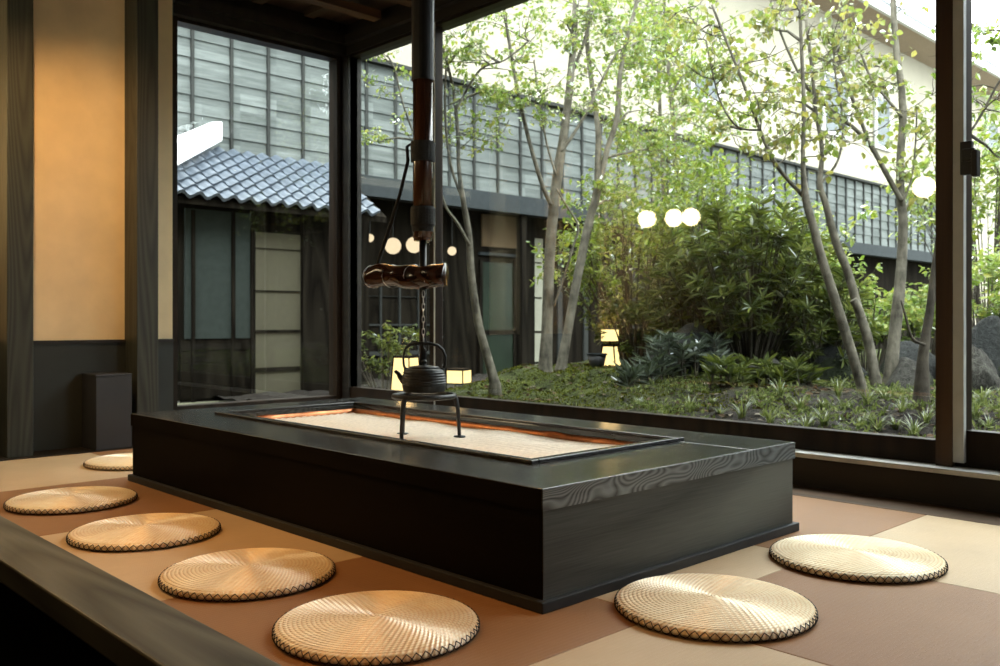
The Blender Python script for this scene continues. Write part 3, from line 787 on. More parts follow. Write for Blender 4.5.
lrect((254,232),(299,402), LY, .03, 'screen_panel', M['blind'])
for yy in (248, 290, 330, 368): lrect((253,yy),(300,yy+2.4), LY-.03, .015, 'screen_rail', M['annex'])
lrect((184,208),(250,338), LY, .03, 'wall_panel', M['slat'])
for yy in range(340, 402, 12): lrect((180,yy),(250,yy+9), LY, .02, 'wall_board', M['annex'])
for pxp in (191, 231, 250): lrect((pxp,210),(pxp+3,405), LY-.025, .03, 'post', M['annex'])
lrect((300,205),(309,405), LY-.02, .06, 'post', M['annex'])

# ------------------------------------------------------------------ tall cream house behind
hs = thing('cream_house', (18,13,0), 'tall cream rendered house with a broad tan eave rising behind the annex', 'building')
SO = (18,13,0); HYP = 13.0
MB().box(-16, 60, HYP, HYP+.3, -.1, 10.2).build('wall', M['cream'], hs, SO)
ez = 10.2
MB().box(13, 60, HYP-1.3, HYP+.3, ez, ez+.10).build('soffit', M['soffit'], hs, SO)
MB().box(13, 60, HYP-1.42, HYP-1.3, ez-.06, ez+.30).build('eave_board', M['gutter'], hs, SO)
MB().add([(13,HYP-1.45,ez+.3),(60,HYP-1.45,ez+.3),(60,HYP+4,ez+2.2),(13,HYP+4,ez+2.2),(13,HYP-1.45,ez+.22),(60,HYP-1.45,ez+.22),(60,HYP+4,ez+2.1),(13,HYP+4,ez+2.1)],
         [(0,1,2,3),(7,6,5,4),(0,4,5,1),(1,5,6,2),(2,6,7,3),(3,7,4,0)]).build('roof', M['tile'], hs, SO)
for (p0, p1) in (((822,72),(846,138)), ((874,96),(888,150)), ((690,62),(716,104)), ((985,120),(996,160))):
    a = ony(p0[0], p0[1], HYP); c_ = ony(p1[0], p1[1], HYP)
    w_ = MB().box(a.x, c_.x, HYP-.06, HYP, c_.z, a.z).build('window', M['houseglass'], hs, SO)
    fr = MB(); fr.box(a.x-.08, a.x+.05, HYP-.1, HYP-.03, c_.z-.08, a.z+.08); fr.box(c_.x-.05, c_.x+.08, HYP-.1, HYP-.03, c_.z-.08, a.z+.08)
    fr.box(a.x, c_.x, HYP-.1, HYP-.03, a.z-.04, a.z+.08); fr.box(a.x, c_.x, HYP-.1, HYP-.03, c_.z-.08, c_.z+.04)
    fo = fr.build('window_frame', M['gutter'], w_, SO); 

# ------------------------------------------------------------------ garden to the south (mirrored in the corner window)
sw = thing('south_wing', (9,-7,0), 'dark timber wing with a tiled gable roof at the right end of the garden', 'building')
NO = (9,-7,0)
MB().box(7.2, 14.8, -10, -7, -.1, 2.6).build('wall', M['annex'], sw, NO)
def roof_slab(xa, za, xb, zb_):
    return MB().add([(xa,-6.5,za),(xb,-6.5,zb_),(xb,-10.5,zb_),(xa,-10.5,za),(xa,-6.5,za+.12),(xb,-6.5,zb_+.12),(xb,-10.5,zb_+.12),(xa,-10.5,za+.12)], [(0,3,2,1),(4,5,6,7),(0,1,5,4),(1,2,6,5),(2,3,7,6),(3,0,4,7)])
roof_slab(6.4,1.98,11,6.26).build('roof', M['tile'], sw, NO)
roof_slab(11,6.26,15.6,1.98).build('roof', M['tile'], sw, NO)
MB().add([(7.2,-7.05,2.6),(14.8,-7.05,2.6),(11,-7.05,6.15),(7.2,-7.2,2.6),(14.8,-7.2,2.6),(11,-7.2,6.15)], [(0,1,2),(3,5,4),(0,3,4,1),(1,4,5,2),(2,5,3,0)]).build('gable', M['annex'], sw, NO)

# ------------------------------------------------------------------ trees
def spline(pts, rad, per=5):
    """Catmull-Rom through points"""
    P = [pts[0]]+list(pts)+[pts[-1]]; R = [rad[0]]+list(rad)+[rad[-1]]
    op, orr = [], []
    for i in range(1, len(P)-2):
        for k in range(per):
            t = k/per; t2, t3 = t*t, t*t*t
            q = .5*((2*P[i])+(-P[i-1]+P[i+1])*t+(2*P[i-1]-5*P[i]+4*P[i+1]-P[i+2])*t2+(-P[i-1]+3*P[i]-3*P[i+1]+P[i+2])*t3)
            op.append(q); orr.append(R[i]*(1-t)+R[i+1]*t)
    op.append(P[-2]); orr.append(R[-2]); return op, orr

def stem_pts(tr, D0, drift=0.0):
    """trace [(px,py,width px)] -> 3-D points whose depth drifts slowly with height"""
    pts, rad = [], []
    y0 = tr[0][1]
    for k, (px, py, w) in enumerate(tr):
        D = D0 + drift*(y0-py)/372.0
        pts.append(at(px, py, D)); rad.append(max(.003, w*D/F/2*.82))
    return spline(pts, rad)

LEAF = 1.25
def twig_leaves(tw, fol, start, direction, length, nleaf, size, aspect, r0=.006, level=0, droop=.35):
    d = Vector(direction).normalized(); p = Vector(start); pts = [p.copy()]
    n = 6
    for k in range(n):
        d = (d + Vector((random.gauss(0,.22), random.gauss(0,.22), random.gauss(.02,.16)))).normalized()
        p = p + d*length/n
        p.x = max(p.x, 4.16); pts.append(p.copy())
    tw.tube(pts, [r0*(1-.8*k/n) for k in range(n+1)], 4, cap=False)
    for _ in range(int(round(nleaf*LEAF))):
        t = random.uniform(.15, 1)*n; k = min(n-1, int(t)); q = pts[k].lerp(pts[k+1], t-k)
        q = q + Vector((random.gauss(0,.02),random.gauss(0,.02),random.gauss(0,.015)))
        if q.x > 4.16: fol.append(q)
    if level > 0:
        for _ in range(3):
            k = random.randint(1, n-1); a = random.uniform(0, 2*PI)
            twig_leaves(tw, fol, pts[k], d*.5+Vector((math.cos(a),math.sin(a),random.uniform(-.2,.4)))*.9, length*.6, nleaf, size, aspect, r0*.6, level-1)

def tree(label, trunks, branches, leafmat, size, aspect, barkmat, sprays, clouds=(), droop=.35, name='garden_tree', loc=None, group=None, extra=0):
    """sprays: (source index in trunks+branches, t0, t1, count, length, leaves per twig)"""
    base = trunks[0][0][0]; gz = g(base.x, base.y)
    root = thing(name, (base.x, base.y, gz), label, 'tree', group)
    O = (base.x, base.y, gz)
    for pts, rad in trunks:
        p0 = pts[0]; gz0 = g(p0.x, p0.y)
        foot = [Vector((p0.x, p0.y, min(gz0, p0.z)-.08)), Vector((p0.x,p0.y,gz0+.02))]
        pp = [foot[0]] + [q for q in pts]; rr_ = [rad[0]*1.45] + [rad[0]*1.15] + rad[1:]
        MB().tube(pp, rr_, 12).build('trunk', barkmat, root, O, smooth=True)
    bb = MB()
    for pts, rad in branches: bb.tube(pts, rad, 7)
    fol = []; allp = list(trunks)+list(branches)
    for (si, t0, t1, cnt, ln_, nl) in sprays:
        pts, rad = allp[si]
        for _ in range(cnt):
            t = random.uniform(t0, t1)*(len(pts)-1); k = min(len(pts)-2, int(t)); q = pts[k].lerp(pts[k+1], t-k)
            a = random.uniform(0, 2*PI); d = Vector((math.cos(a), math.sin(a), random.uniform(-.15,.6)))
            twig_leaves(bb, fol, q, d, ln_*random.uniform(.6,1.2), nl, size, aspect, .005, 1)
    for (px, py, D, rad, cnt, nl) in clouds:   # leafy boughs: a bough tip and sprays around it, linked to the nearest stem
        c_ = at(px, py, D)
        best = min((q for pts, r in allp for q in pts), key=lambda q: (q-c_).length + .8*abs(q.z-(c_.z-.3*rad)))
        mid = best.lerp(c_, .5) + Vector((0,0,.06*rad))
        bb.tube([best, mid, c_], [.012,.009,.004], 5, cap=False)
        for _ in range(cnt):
            u = Vector((random.gauss(0,1), random.gauss(0,1), random.gauss(0,.55))); u = u.normalized()*rad*random.random()**.5
            s0 = mid.lerp(c_, random.random())
            e_ = c_ + u
            q = s0.lerp(e_, .35)
            twig_leaves(bb, fol, q, e_-q, (e_-q).length, nl, size, aspect, .004, 1)
    bb.build('branches', barkmat, root, O, smooth=True)
    lf = MB().leaves([tuple(q) for q in fol], size, size*aspect, .55, droop)
    lf.build('foliage', leafmat, root, O)
    return root

# middle tree with two grey trunks
DA = 7.2
A1 = stem_pts([(545,372,18),(547,330,14),(549,270,13),(553,215,13),(559,165,12),(566,120,10),(572,60,8.5),(576,0,7.5),(580,-70,5),(584,-130,3)], DA, .3)
A2 = stem_pts([(561,369,14),(568,330,11),(578,275,11),(589,222,10.5),(597,192,10),(598,160,8),(598,129,7),(592,85,6),(587,39,5.5),(590,0,5),(594,-80,3)], DA+.15, .5)
A2b = stem_pts([(598,188,9),(607,150,7),(617,118,7),(620,75,6),(628,35,5),(637,0,4.5),(650,-70,3)], DA+.4, .3)
A1l = stem_pts([(551,205,5),(542,184,5.5),(530,144,5),(523,115,5),(517,88,4.5),(508,35,4),(502,0,3)], DA+.1, -.4)
A1r = stem_pts([(561,152,5),(575,132,4),(590,106,4),(603,78,3),(618,50,2.5)], DA+.15, .5)
A1m = stem_pts([(571,75,5),(583,45,4),(590,20,4),(598,-20,3)], DA+.3, .3)
A3 = stem_pts([(554,306,3),(563,280,3),(573,247,3.2),(578,226,3),(566,205,2.6),(556,188,2)], DA, .1)
A1t = stem_pts([(556,175,3),(546,140,2.5),(538,90,2.4),(534,60,2)], DA+.1, .2)
tree('tree with two thick grey trunks rising side by side from the moss', [A1, A2], [A2b, A1l, A1r, A1m, A3, A1t], M['leaf_g'], .045, .62, M['bark'],
     [(1,.6,1,10,.5,8), (2,.35,1,14,.55,9), (3,.5,1,12,.45,7), (4,.4,1,8,.4,7), (5,.2,1,6,.4,7), (0,.62,1,8,.5,7), (7,.4,1,4,.4,6)],
     [(640,110,8.0,.75,16,10), (655,40,8.2,.8,18,10), (615,200,7.8,.5,10,9), (560,20,7.4,.6,8,8), (600,-10,7.6,.6,8,8), (670,150,8.3,.6,14,10), (520,105,7.0,.45,7,7)])
# thin leaning tree at the left of the big pane
B1 = stem_pts([(495,384,13),(487,355,10.5),(479,326,10),(474,296,9.5),(471,270,9),(469,236,8),(464,205,7),(459,170,5),(458,135,5),(454,95,4),(449,70,3.5),(441,40,3)], 6.7, 0)
B2 = stem_pts([(470,246,4),(458,224,4),(447,209,3.5),(440,190,3)], 6.55, -.3)
B3 = stem_pts([(463,200,4),(452,170,3.5),(447,140,3.2),(445,100,3),(447,50,2.5)], 6.7, 0)
B4 = stem_pts([(448,62,3),(425,30,2.6),(410,0,2.4)], 7.3, 0)
B5 = stem_pts([(456,110,3),(480,70,3),(505,60,2),(530,40,2)], 6.5, .2)
B6 = stem_pts([(443,200,3),(425,160,3),(405,110,2.6),(395,70,2.2),(387,55,2)], 7.3, 0)
tree('slender leaning grey tree with one thin stem in front of the annex door', [B1], [B2,B3,B4,B5,B6], M['leaf_g'], .040, .62, M['bark'],
     [(0,.65,1,8,.4,6), (2,.4,1,7,.35,6), (3,.2,1,6,.35,7), (4,.3,1,9,.4,6), (5,.3,1,8,.35,6)],
     [(470,45,6.6,.4,7,7), (380,140,7.4,.3,5,6), (500,90,6.8,.4,6,6)])
# right hand group
LEAF = .6
C1 = stem_pts([(863,392,13),(856,367,12),(844,328,12),(832,290,11.5),(821,256,11),(813,225,10),(806,200,9.5),(803,160,5.5),(804,110,5),(802,60,4.5),(800,10,4),(798,-60,3)], 5.4, .3)
C1l = stem_pts([(805,198,5),(790,182,5),(777,166,5),(766,145,4.5),(757,122,4.2),(744,85,3.8),(728,45,3.4),(712,5,3)], 5.6, .3)
C1k = stem_pts([(760,130,3),(738,127,2.6),(722,105,2.4),(713,75,2),(706,40,2)], 5.7, .1)
tree('tree with a slim trunk curving left from the grass behind the large pane', [C1], [C1l, C1k], M['leaf_y'], .046, .85, M['bark'],
     [(0,.62,1,14,.4,6), (1,.25,1,16,.42,6), (2,.3,1,8,.35,6)],
     [(740,60,6.0,.5,8,7), (715,130,6.2,.4,6,7), (775,30,5.9,.45,8,7), (700,30,6.3,.5,8,7)], .8)
C2 = stem_pts([(875,378,13),(868,340,12),(858,308,11),(847,270,10.5),(836,242,10),(826,205,8),(820,184,7),(822,150,5.5),(816,112,4.5),(812,70,4),(806,20,3.5)], 6.0, .2)
C2b = stem_pts([(820,184,4),(838,160,3),(843,120,3),(836,80,2.6),(833,40,2.4)], 6.1, .1)
C2s = stem_pts([(862,318,10),(857,306,10.5),(853,300,10)], 5.95, 0)
tree('tree with a slim trunk and a sawn stub, between two other trunks', [C2], [C2b, C2s], M['leaf_y'], .048, .85, M['bark'],
     [(0,.7,1,10,.38,6), (1,.3,1,8,.35,6)], [(790,100,6.3,.4,6,6), (850,40,6.2,.4,5,6)], .8)
C3 = stem_pts([(890,382,18),(893,350,15),(897,313,14),(900,285,13),(902,256,12),(903,220,11),(901,200,10),(900,162,9),(903,120,9),(901,85,8),(896,47,7.5),(893,0,7),(890,-70,5)], 6.2, .3)
C3l = stem_pts([(901,200,6.5),(887,175,6.5),(871,146,6),(856,130,5),(842,119,4.4),(822,102,4),(806,86,3.6),(790,55,3.2),(776,20,2.8),(768,-10,2)], 6.3, -.3)
C3m = stem_pts([(868,140,5),(857,110,4.5),(845,80,4),(838,50,3.4),(829,10,3)], 6.4, .1)
C3r = stem_pts([(903,118,4),(888,100,3.4),(872,80,3),(860,50,2.8),(848,10,2.2)], 6.4, .1)
C3t = stem_pts([(902,205,3),(911,180,2.5),(915,150,2.3),(917,110,2)], 6.3, .1)
tree('tallest tree of the right clump with a straight grey trunk nearest the dark mullion', [C3], [C3l, C3m, C3r, C3t], M['leaf_y'], .046, .85, M['bark'],
     [(0,.7,1,8,.4,6), (1,.25,1,14,.42,6), (2,.3,1,9,.38,6), (3,.2,1,8,.36,6), (4,.3,1,7,.3,6)],
     [(915,200,6.4,.3,5,6), (830,60,6.5,.4,6,6), (925,120,6.4,.35,5,6)], .8)
C4 = stem_pts([(921,407,22),(922,385,18),(923,358,13),(926,335,11),(930,310,10),(934,275,9),(940,230,8),(944,170,7),(942,100,6),(940,20,5)], 5.0, .2)
C4r = stem_pts([(943,165,4),(975,125,3),(1000,80,3),(1030,40,2)], 5.1, .3)
C4s = stem_pts([(925,345,4),(912,338,3.5),(906,318,3),(901,300,2)], 5.0, 0)
tree('knotty trunk at the right edge of the large pane, mostly behind the dark mullion', [C4], [C4r, C4s], M['leaf_g'], .055, .65, M['bark2'],
     [(1,.4,1,8,.4,7)], [(990,30,5.6,.4,7,7), (1000,160,6.4,.35,6,7)], .5)
LEAF = 1.5
# thin trees further back
for k, (tr, D, lb) in enumerate((
   ([(684,300,7),(680,240,6),(677,198,6),(673,120,5.5),(668,60,5),(664,0,4),(662,-60,3)], 9.2, 'thin pale stem rising behind the shrubs right of the twin trunks'),
   ([(668,300,6),(664,200,5),(661,140,4.5),(658,60,4),(652,0,3)], 9.6, 'thin stem close behind the shrubs left of its pale neighbour'))):
    st_ = stem_pts(tr, D, .2); p0 = st_[0][0]
    st_[0].insert(0, Vector((p0.x, p0.y, g(p0.x,p0.y)))); st_[1].insert(0, st_[1][0]*1.1)
    tree(lb, [st_], [], M['leaf_m'], .050, .6, M['bark'], [(0,.45,1,22,.6,8)], [(690,70,D,.8,16,9), (650,150,D,.6,12,9), (700,160,D,.6,12,9)] if k == 0 else [(640,40,D,.7,12,9), (720,110,D,.7,12,9)], .4)

# unseen block added to cut the low sky light entering the room
sh = thing('sky_blocker', (13.5,-3.5,0), 'unseen dark block added at the far right to cut low sky light', 'building')
HO = (13.5,-3.5,0)
MB().box(13.0, 17, -5.5, 2.4, -.1, 5.2).build('wall', M['annex'], sh, HO)
for (xa, za, xb, zb2) in ((12.4, 4.9, 15, 7.2), (15, 7.2, 17.6, 4.9)):
    MB().add([(xa,-6,za),(xb,-6,zb2),(xb,2.9,zb2),(xa,2.9,za),(xa,-6,za+.14),(xb,-6,zb2+.14),(xb,2.9,zb2+.14),(xa,2.9,za+.14)], [(0,1,2,3),(7,6,5,4),(0,4,5,1),(1,5,6,2),(2,6,7,3),(3,7,4,0)]).build('roof', M['tile'], sh, HO)
# evergreen over the south wing
ev = thing('evergreen_tree', (9.6,-5.6,0), 'broad dark evergreen in front of the dark timber wing', 'tree')
EO = (9.6,-5.6,0)
MB().tube([(9.6,-5.6,-.1),(9.65,-5.6,2.5),(9.6,-5.65,5.0),(9.5,-5.7,8.5)], [.16,.13,.10,.04], 10).build('trunk', M['bark2'], ev, EO, smooth=True)
P = []; bb = MB()
for _ in range(70):
    a = random.uniform(0, 2*PI); zz = random.uniform(5.2, 9.6); rr_ = 3.4*math.sqrt(max(.05, 1-((zz-7.0)/2.9)**2))*random.uniform(.5,1)
    tip = Vector((9.6+rr_*math.cos(a), -5.6+.8*rr_*math.sin(a), zz)); tip.z = max(tip.z, 5.05+.62*(tip.x-9.2))
    b0_ = Vector((9.6,-5.63,min(8.2,zz-.3))); mid = b0_.lerp(tip,.5)+Vector((0,0,.15))
    bb.tube([b0_, mid, tip], [.03,.02,.008], 5, cap=False)
    for _ in range(90):
        t_ = random.uniform(.35,1); q = b0_.lerp(tip,t_)+Vector((random.gauss(0,.28),random.gauss(0,.28),random.gauss(0,.20))); P.append(tuple(q))
bb.build('branches', M['bark2'], ev, EO); MB().leaves(P, .20, .11, .5, .3).build('foliage', M['leaf_d'], ev, EO)

# ------------------------------------------------------------------ shrubs
def shrub(label, px, py, D, rx, rz, n, kind, leafmat, ls, aspect, name='garden_shrub'):
    c_ = at(px, py, D); gz = g0(c_.x, min(c_.y,8.8))
    base = Vector((c_.x, c_.y, gz)); root = thing(name, base, label, 'shrub')
    st_ = MB(); P = []; Dr = []; fol = []
    for k in range(n):
        a = random.uniform(0, 2*PI); e_ = random.uniform(-.75, 1); rad = random.uniform(.55, 1)
        tip = Vector((c_.x + rx*rad*math.cos(a)*math.sqrt(1-min(.99,e_*e_)*.8), c_.y + rx*rad*math.sin(a)*math.sqrt(1-min(.99,e_*e_)*.8), c_.z + rz*e_*rad))
        tip.z = max(tip.z, g(tip.x, min(tip.y,8.8))+.06)
        b0_ = base + Vector((math.cos(a)*.12, math.sin(a)*.12, -.03))
        mid = b0_.lerp(tip, .55) + Vector((0,0,.12*rz))
        st_.tube([b0_, mid, tip], [.011,.007,.004], 5, cap=False)
        d = (tip-mid).normalized()
        if kind == 'whorl':
            for (lv, off) in ((9, 0), (6, -.07)):
                s_ = d.orthogonal().normalized(); w_ = d.cross(s_)
                ph_ = random.uniform(0, 6)
                for q in range(lv):
                    aa = ph_+2*PI*q/lv; P.append(tip + d*off); v_ = (s_*math.cos(aa)+w_*math.sin(aa))*1.0 + d*random.uniform(.2,.9) + Vector((0,0,-.05)); Dr.append(v_)
        else:
            twig_leaves(st_, fol, mid.lerp(tip,.4), tip-mid, (tip-mid).length*1.1, 10, ls, aspect, .004, 1)
    st_.build('stems', M['bark2'], root, base, smooth=True)
    lf = MB()
    if kind == 'whorl': lf.leaves(P, ls, ls*aspect, dirs=Dr, fold=.25)
    else: lf.leaves([tuple(q) for q in fol], ls, ls*aspect, .5, .3)
    lf.build('foliage', leafmat, root, base)
    return root
shrub('broad rhododendron shrub with whorls of long dark glossy leaves in the middle of the garden', 750, 282, 7.2, .72, .66, 240, 'whorl', M['leaf_d'], .115, .27)
shrub('rhododendron shrub left of the broad one, over the blue grey boulder', 690, 300, 7.4, .42, .42, 85, 'whorl', M['leaf_d'], .11, .27)
shrub('low dark leaved shrub behind the right hand trunks', 815, 318, 7.2, .5, .42, 95, 'whorl', M['leaf_d'], .10, .3)
shrub('fine leaved light green maple shrub behind the twin trunks', 632, 258, 8.4, .78, .58, 85, 'fine', M['leaf_m'], .06, .5)
shrub('yellow green leafy shrub rising behind the rhododendron', 730, 232, 8.6, .8, .5, 60, 'fine', M['leaf_m'], .065, .55)
shrub('bright leafy shrub behind the right hand trunks', 790, 262, 8.6, .55, .42, 44, 'fine', M['leaf_g'], .065, .55)
shrub('pale leafy shrub to the left of the straight trunk near the mullion', 865, 312, 8.0, .40, .26, 26, 'fine', M['leaf_g'], .06, .55)
shrub('leafy bush behind the boulders beyond the sliding sash', 985, 295, 8.2, .8, .42, 55, 'fine', M['leaf_g'], .07, .5)
shrub('small bush behind the dark rocks next to the mullion', 915, 318, 8.0, .4, .25, 26, 'fine', M['leaf_g'], .06, .5)
shrub('dark leafy shrub in the shade behind the paper lantern with the bucket', 640, 325, 8.0, .4, .3, 30, 'fine', M['leaf_d'], .06, .5)
shrub('tree-like bush high beyond the sliding sash', 990, 190, 11.0, 1.0, .8, 60, 'fine', M['leaf_m'], .09, .5)
shrub('shrub in the shade at the foot of the annex lattice', 385, 352, 9.3, .4, .3, 18, 'fine', M['leaf_d'], .06, .5)
for k, (px, py, D, r_, lb) in enumerate(((655,362,6.5,.16,'pale blue green whorled plant beside the boulder'), (672,348,6.6,.18,'blue green whorled plant on top of the blue grey boulder'),
        (705,352,6.7,.16,'blue green whorled plant right of the boulder'), (725,372,6.2,.13,'small whorled plant low in front of the rhododendron'),
        (790,372,6.3,.16,'small dark whorled plant at the foot of the right hand shrub'), (637,378,6.4,.11,'small whorled plant in the moss near the lantern'),
        (755,372,6.4,.15,'small whorled plant under the broad rhododendron'))):
    shrub(lb, px, py, D, r_, r_*.6, 9, 'whorl', M['leaf_b'] if k < 3 or k == 5 else M['leaf_d'], .12, .25, 'garden_plant')['category'] = 'plant'

# ------------------------------------------------------------------ rocks
def rock(px, py, D, sx, sy, sz, mat, label, seed):
    c_ = at(px, py, D); gz = g(c_.x, c_.y)
    bm_ = bmesh.new(); bmesh.ops.create_icosphere(bm_, subdivisions=4, radius=1)
    for q in bm_.verts:
        p = q.co.copy()
        d_ = 1 + .28*noise.noise(p*1.3+Vector((seed,0,0))) + .12*noise.noise(p*3.1+Vector((0,seed,0))) + .03*noise.noise(p*9)
        for ax in (Vector((.7,.2,.6)), Vector((-.5,.6,.5)), Vector((.1,-.8,.4)), Vector((-.6,-.5,.5))):
            ax = ax.normalized(); k_ = p.dot(ax)*d_
            if k_ > .72: d_ *= .72/k_
        q.co = Vector((p.x*d_*sx, p.y*d_*sy, p.z*d_*sz))
    me = bpy.data.meshes.new('boulder'); bm_.to_mesh(me); bm_.free(); me.materials.append(mat)
    me.polygons.foreach_set('use_smooth', [True]*len(me.polygons))
    o = bpy.data.objects.new('boulder', me); COL.objects.link(o); o.location = (c_.x, c_.y, gz+sz*.35); o.rotation_euler = (0,0,seed*1.7)
    return tag(o, label, 'rock')
rock(690,358,7.0,.34,.26,.30,M['rockd'],'dark blue grey boulder under the rhododendron',1.3)
rock(905,348,7.0,.30,.22,.26,M['rockd'],'dark boulder behind the knotty trunk near the mullion',2.1)
rock(908,378,6.2,.24,.18,.20,M['rockg'],'pale grey rock in front of the dark boulder near the mullion',3.7)
rock(990,352,6.6,.30,.26,.36,M['rockd'],'large steep boulder beyond the sliding sash',4.4)
rock(972,374,6.1,.20,.16,.22,M['rockg'],'smooth rounded grey rock just right of the mullion',5.2)
rock(830,372,7.0,.28,.20,.20,M['rockd'],'low dark rock behind the curved trunk',6.6)
rock(770,384,6.6,.22,.16,.11,M['rockg'],'flat rock in the grass below the rhododendron',7.9)

# ------------------------------------------------------------------ grass tufts and ground cover
def tuft_mesh(seed, n, h, w, spread):
    r0 = np.random.default_rng(seed); b = MB()
    for k in range(n):
        a = r0.uniform(0, 2*PI); t = r0.uniform(.15, 1)*spread; L = h*r0.uniform(.6,1.2)
        d = Vector((math.cos(a), math.sin(a), 0)); s_ = Vector((-d.y, d.x, 0)); base_ = d*r0.uniform(0,.02)
        prev = None; v = []; f = []
        for q in range(5):
            u = q/4; p = base_ + d*(L*t*u*u*1.1+.01*u) + Vector((0,0,L*(u - .45*t*u*u)))
            ww_ = w*(1-u**2*.95)
            v += [p-s_*ww_*.5, p+s_*ww_*.5]
        for q in range(4): f.append((q*2,q*2+1,q*2+3,q*2+2))
        b.add(v, f)
    return b
protos = []
tf_names = ('grass_tuft', 'grass_tuft', 'leafy_plant')
def place_tufts():
    spots = []
    for (px, py) in ((752,432),(770,424),(788,428),(806,430),(824,426),(842,432),(860,428),(878,432),(896,430),(914,436),(800,412),(822,408),(845,410),(868,405),(884,400),(902,412),(838,396),(872,420),(760,408),(742,418),(720,414),(926,424),
                     (976,420),(988,428),(996,412),(982,404),(1002,396),(640,406),(690,412),(712,404),(918,398),(780,398)):
        spots.append((px, py))
    first = {}
    for i, (px, py) in enumerate(spots):
        # march the sight line to the ground
        D = 4.2; p = at(px, py, D)
        while p.z > g(p.x, p.y) or p.x < 4.12:
            D += .02; p = at(px, py, D)
            if D > 9: break
        if D > 9 or p.x < 4.15: continue
        k = i % 3
        if k not in first:
            root = thing('grass_tuft', (p.x,p.y,g(p.x,p.y)-.005), 'tuft of arching green grass growing in the soil by the garden window', 'grass', 'grass tufts by the garden window')
            tuft_mesh(i+3, (34,26,42)[k], (.10,.12,.08)[k], (.006,.008,.006)[k], (1.0,.8,1.2)[k]).build('blades', M['grass'], root)
            first[k] = root
        else: dup(first[k], (p.x,p.y,g(p.x,p.y)-.005), random.uniform(0,6), random.uniform(.75,1.2))
place_tufts()
# moss: short blades over the mound
P = []; 
for _ in range(52000):
    x = random.uniform(4.14, 7.5); y = random.uniform(2.6, 7.6)
    if noise.noise((x*1.1, y*1.1, 5)) + (y-3.4)*.5 < -.1 or noise.noise((x*4, y*4, 8)) < -.25 or sstep(5.1,5.95,y-.25*(x-4.6)) > .6: continue
    P.append((x, y, g(x,y)-.004))
b = MB(); b.leaves(P, .018, .010, .5, -.9); o = b.build('moss', M['moss']); tag(o, 'soft green moss covering the garden mound', 'moss', kind='stuff')
# small ground leaves on the right
P = []
for _ in range(16000):
    x = random.uniform(4.16, 7.5); y = random.uniform(-.5, 3.8)
    if noise.noise((x*2.0, y*2.0, 9)) < -.12: continue
    P.append((x, y, g(x,y)+random.uniform(.0,.04)))
b = MB(); b.leaves(P, .034, .014, .5, -.6); o = b.build('ground_cover', M['grass']); tag(o, 'low leafy ground cover on the soil by the tree trunks', 'plants', kind='stuff')
P = []
for _ in range(2600):
    x = random.uniform(4.14, 7.2); y = random.uniform(-.5, 5.5); P.append((x, y, g(x,y)+.006))
b = MB(); b.leaves(P, .045, .03, .15, 0); o = b.build('leaf_litter', M['litter']); tag(o, 'fallen dry leaves scattered over the garden soil', 'leaves', kind='stuff')

# ------------------------------------------------------------------ garden lanterns and bucket
def lantern(px, pyb, D, w0, w1, h, label, cap=False, leg=.03):
    p = at(px, pyb, D); gz = g(p.x, p.y); z0 = min(gz, p.z) if abs(gz-p.z) < .15 else gz
    root = thing('paper_lantern', (p.x,p.y,gz), label, 'lantern', 'lit lanterns in the garden')
    root.rotation_euler = (0,0,.35)
    b = MB(); a0, a1 = w0/2, w1/2; zb_, zt_ = leg, h-.02
    b.add([(-a0,-a0,zb_),(a0,-a0,zb_),(a0,a0,zb_),(-a0,a0,zb_),(-a1,-a1,zt_),(a1,-a1,zt_),(a1,a1,zt_),(-a1,a1,zt_)], [(0,3,2,1),(4,5,6,7),(0,1,5,4),(1,2,6,5),(2,3,7,6),(3,0,4,7)])
    b.build('shade', M['lantern'], root)
    f_ = MB()
    for sx in (-1,1):
        for sy in (-1,1): f_.tube([(sx*a0,sy*a0,-.03),(sx*a1,sy*a1,h)], .007, 6)
    f_.box(-a0-.006,a0+.006,-a0-.006,a0+.006,leg-.018,leg); f_.box(-a1-.006,a1+.006,-a1-.006,a1+.006,h-.02,h)
    f_.build('frame', M['annex'], root)
    if cap:
        MB().box(-.06,.06,-.06,.06,h+.03,h+.13).build('upper_shade', M['lantern'], root)
        MB().tube([(0,0,h-.02),(0,0,h+.03)], .012, 8).build('neck', M['annex'], root)
    L = bpy.data.lights.new('glow', 'POINT'); L.energy = 2.0; L.color = (1,.6,.25); L.shadow_soft_size = .08
    lo = bpy.data.objects.new('lamp_glow', L); COL.objects.link(lo); lo.parent = root; lo.location = (0,0,h+.22 if cap else h+.12)
    return root
lantern(406,397,8.6,.22,.17,.42,'tall lit paper lantern on the ground behind the kettle')
lantern(459,392,8.8,.18,.18,.30,'short square lit lantern to the right of the kettle', leg=.16)
lantern(610,370,8.0,.16,.10,.22,'lit tapered lantern with a small upper shade on the moss behind the twin trunks', True)
p = at(597, 370, 7.8); gz = g(p.x,p.y)
bk = thing('bucket', (p.x,p.y,gz), 'black tapered bucket standing on the moss beside the lit lantern', 'bucket')
MB().lathe([(.0,-.01),(.055,-.01),(.085,.12),(.078,.12),(.05,.0),(.0,.0)], n=24, close=False).build('shell', M['box'], bk, smooth=True)
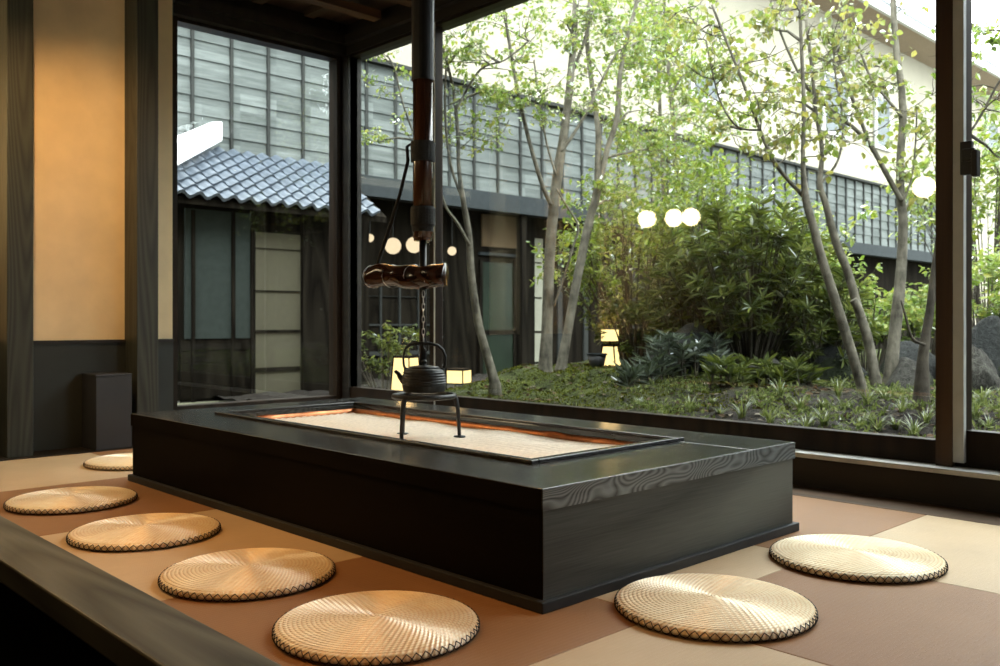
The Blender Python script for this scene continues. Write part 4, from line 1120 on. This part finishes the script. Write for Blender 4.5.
MB().lathe([(.083,.114),(.090,.114),(.090,.126),(.083,.126),(.083,.114)], n=24, close=False).build('rim', M['fascia'], bk, smooth=True)

# ------------------------------------------------------------------ sky, camera, output look
W = bpy.data.worlds.new('sky'); S.world = W; W.use_nodes = True
t = W.node_tree; t.nodes.clear()
out = t.nodes.new('ShaderNodeOutputWorld'); bg = t.nodes.new('ShaderNodeBackground')
tc = t.nodes.new('ShaderNodeTexCoord'); sp = t.nodes.new('ShaderNodeSeparateXYZ'); rp_ = t.nodes.new('ShaderNodeValToRGB')
t.links.new(tc.outputs['Generated'], sp.inputs[0]); t.links.new(sp.outputs[2], rp_.inputs['Fac'])
e = rp_.color_ramp.elements; e[0].position = 0; e[0].color = (.80,.84,.88,1); e[1].position = .8; e[1].color = (.97,.99,1,1)
t.links.new(rp_.outputs[0], bg.inputs['Color']); bg.inputs['Strength'].default_value = 7.0
t.links.new(bg.outputs[0], out.inputs['Surface'])
sun = bpy.data.lights.new('sun', 'SUN'); sun.energy = 1.2; sun.angle = math.radians(25); sun.color = (1,.95,.86)
so = bpy.data.objects.new('sun', sun); COL.objects.link(so); so.location = (10,-8,15)
so.rotation_euler = Vector((-.35,-.45,-.82)).to_track_quat('-Z','Y').to_euler()

cam = bpy.data.cameras.new('camera'); co = bpy.data.objects.new('camera', cam); COL.objects.link(co)
cam.sensor_width = 36; cam.sensor_fit = 'HORIZONTAL'; cam.lens = F/1000*36
co.location = (0,0,H); co.rotation_euler = (PI/2, 0, YAW-PI/2)
cam.shift_y = -(333-HY)/1000
cam.clip_start = .05; cam.clip_end = 300
cam.dof.use_dof = True; cam.dof.focus_distance = 2.9; cam.dof.aperture_fstop = 5.6
S.camera = co
S.view_settings.view_transform = 'Standard'; S.view_settings.look = 'None'; S.view_settings.gamma = 1; S.view_settings.exposure = 0.65
S.view_settings.use_curve_mapping = False
S.cycles.use_denoising = True
S.cycles.max_bounces = 10; S.cycles.diffuse_bounces = 4; S.cycles.glossy_bounces = 4; S.cycles.transmission_bounces = 6; S.cycles.transparent_max_bounces = 12
S.cycles.sample_clamp_indirect = 6
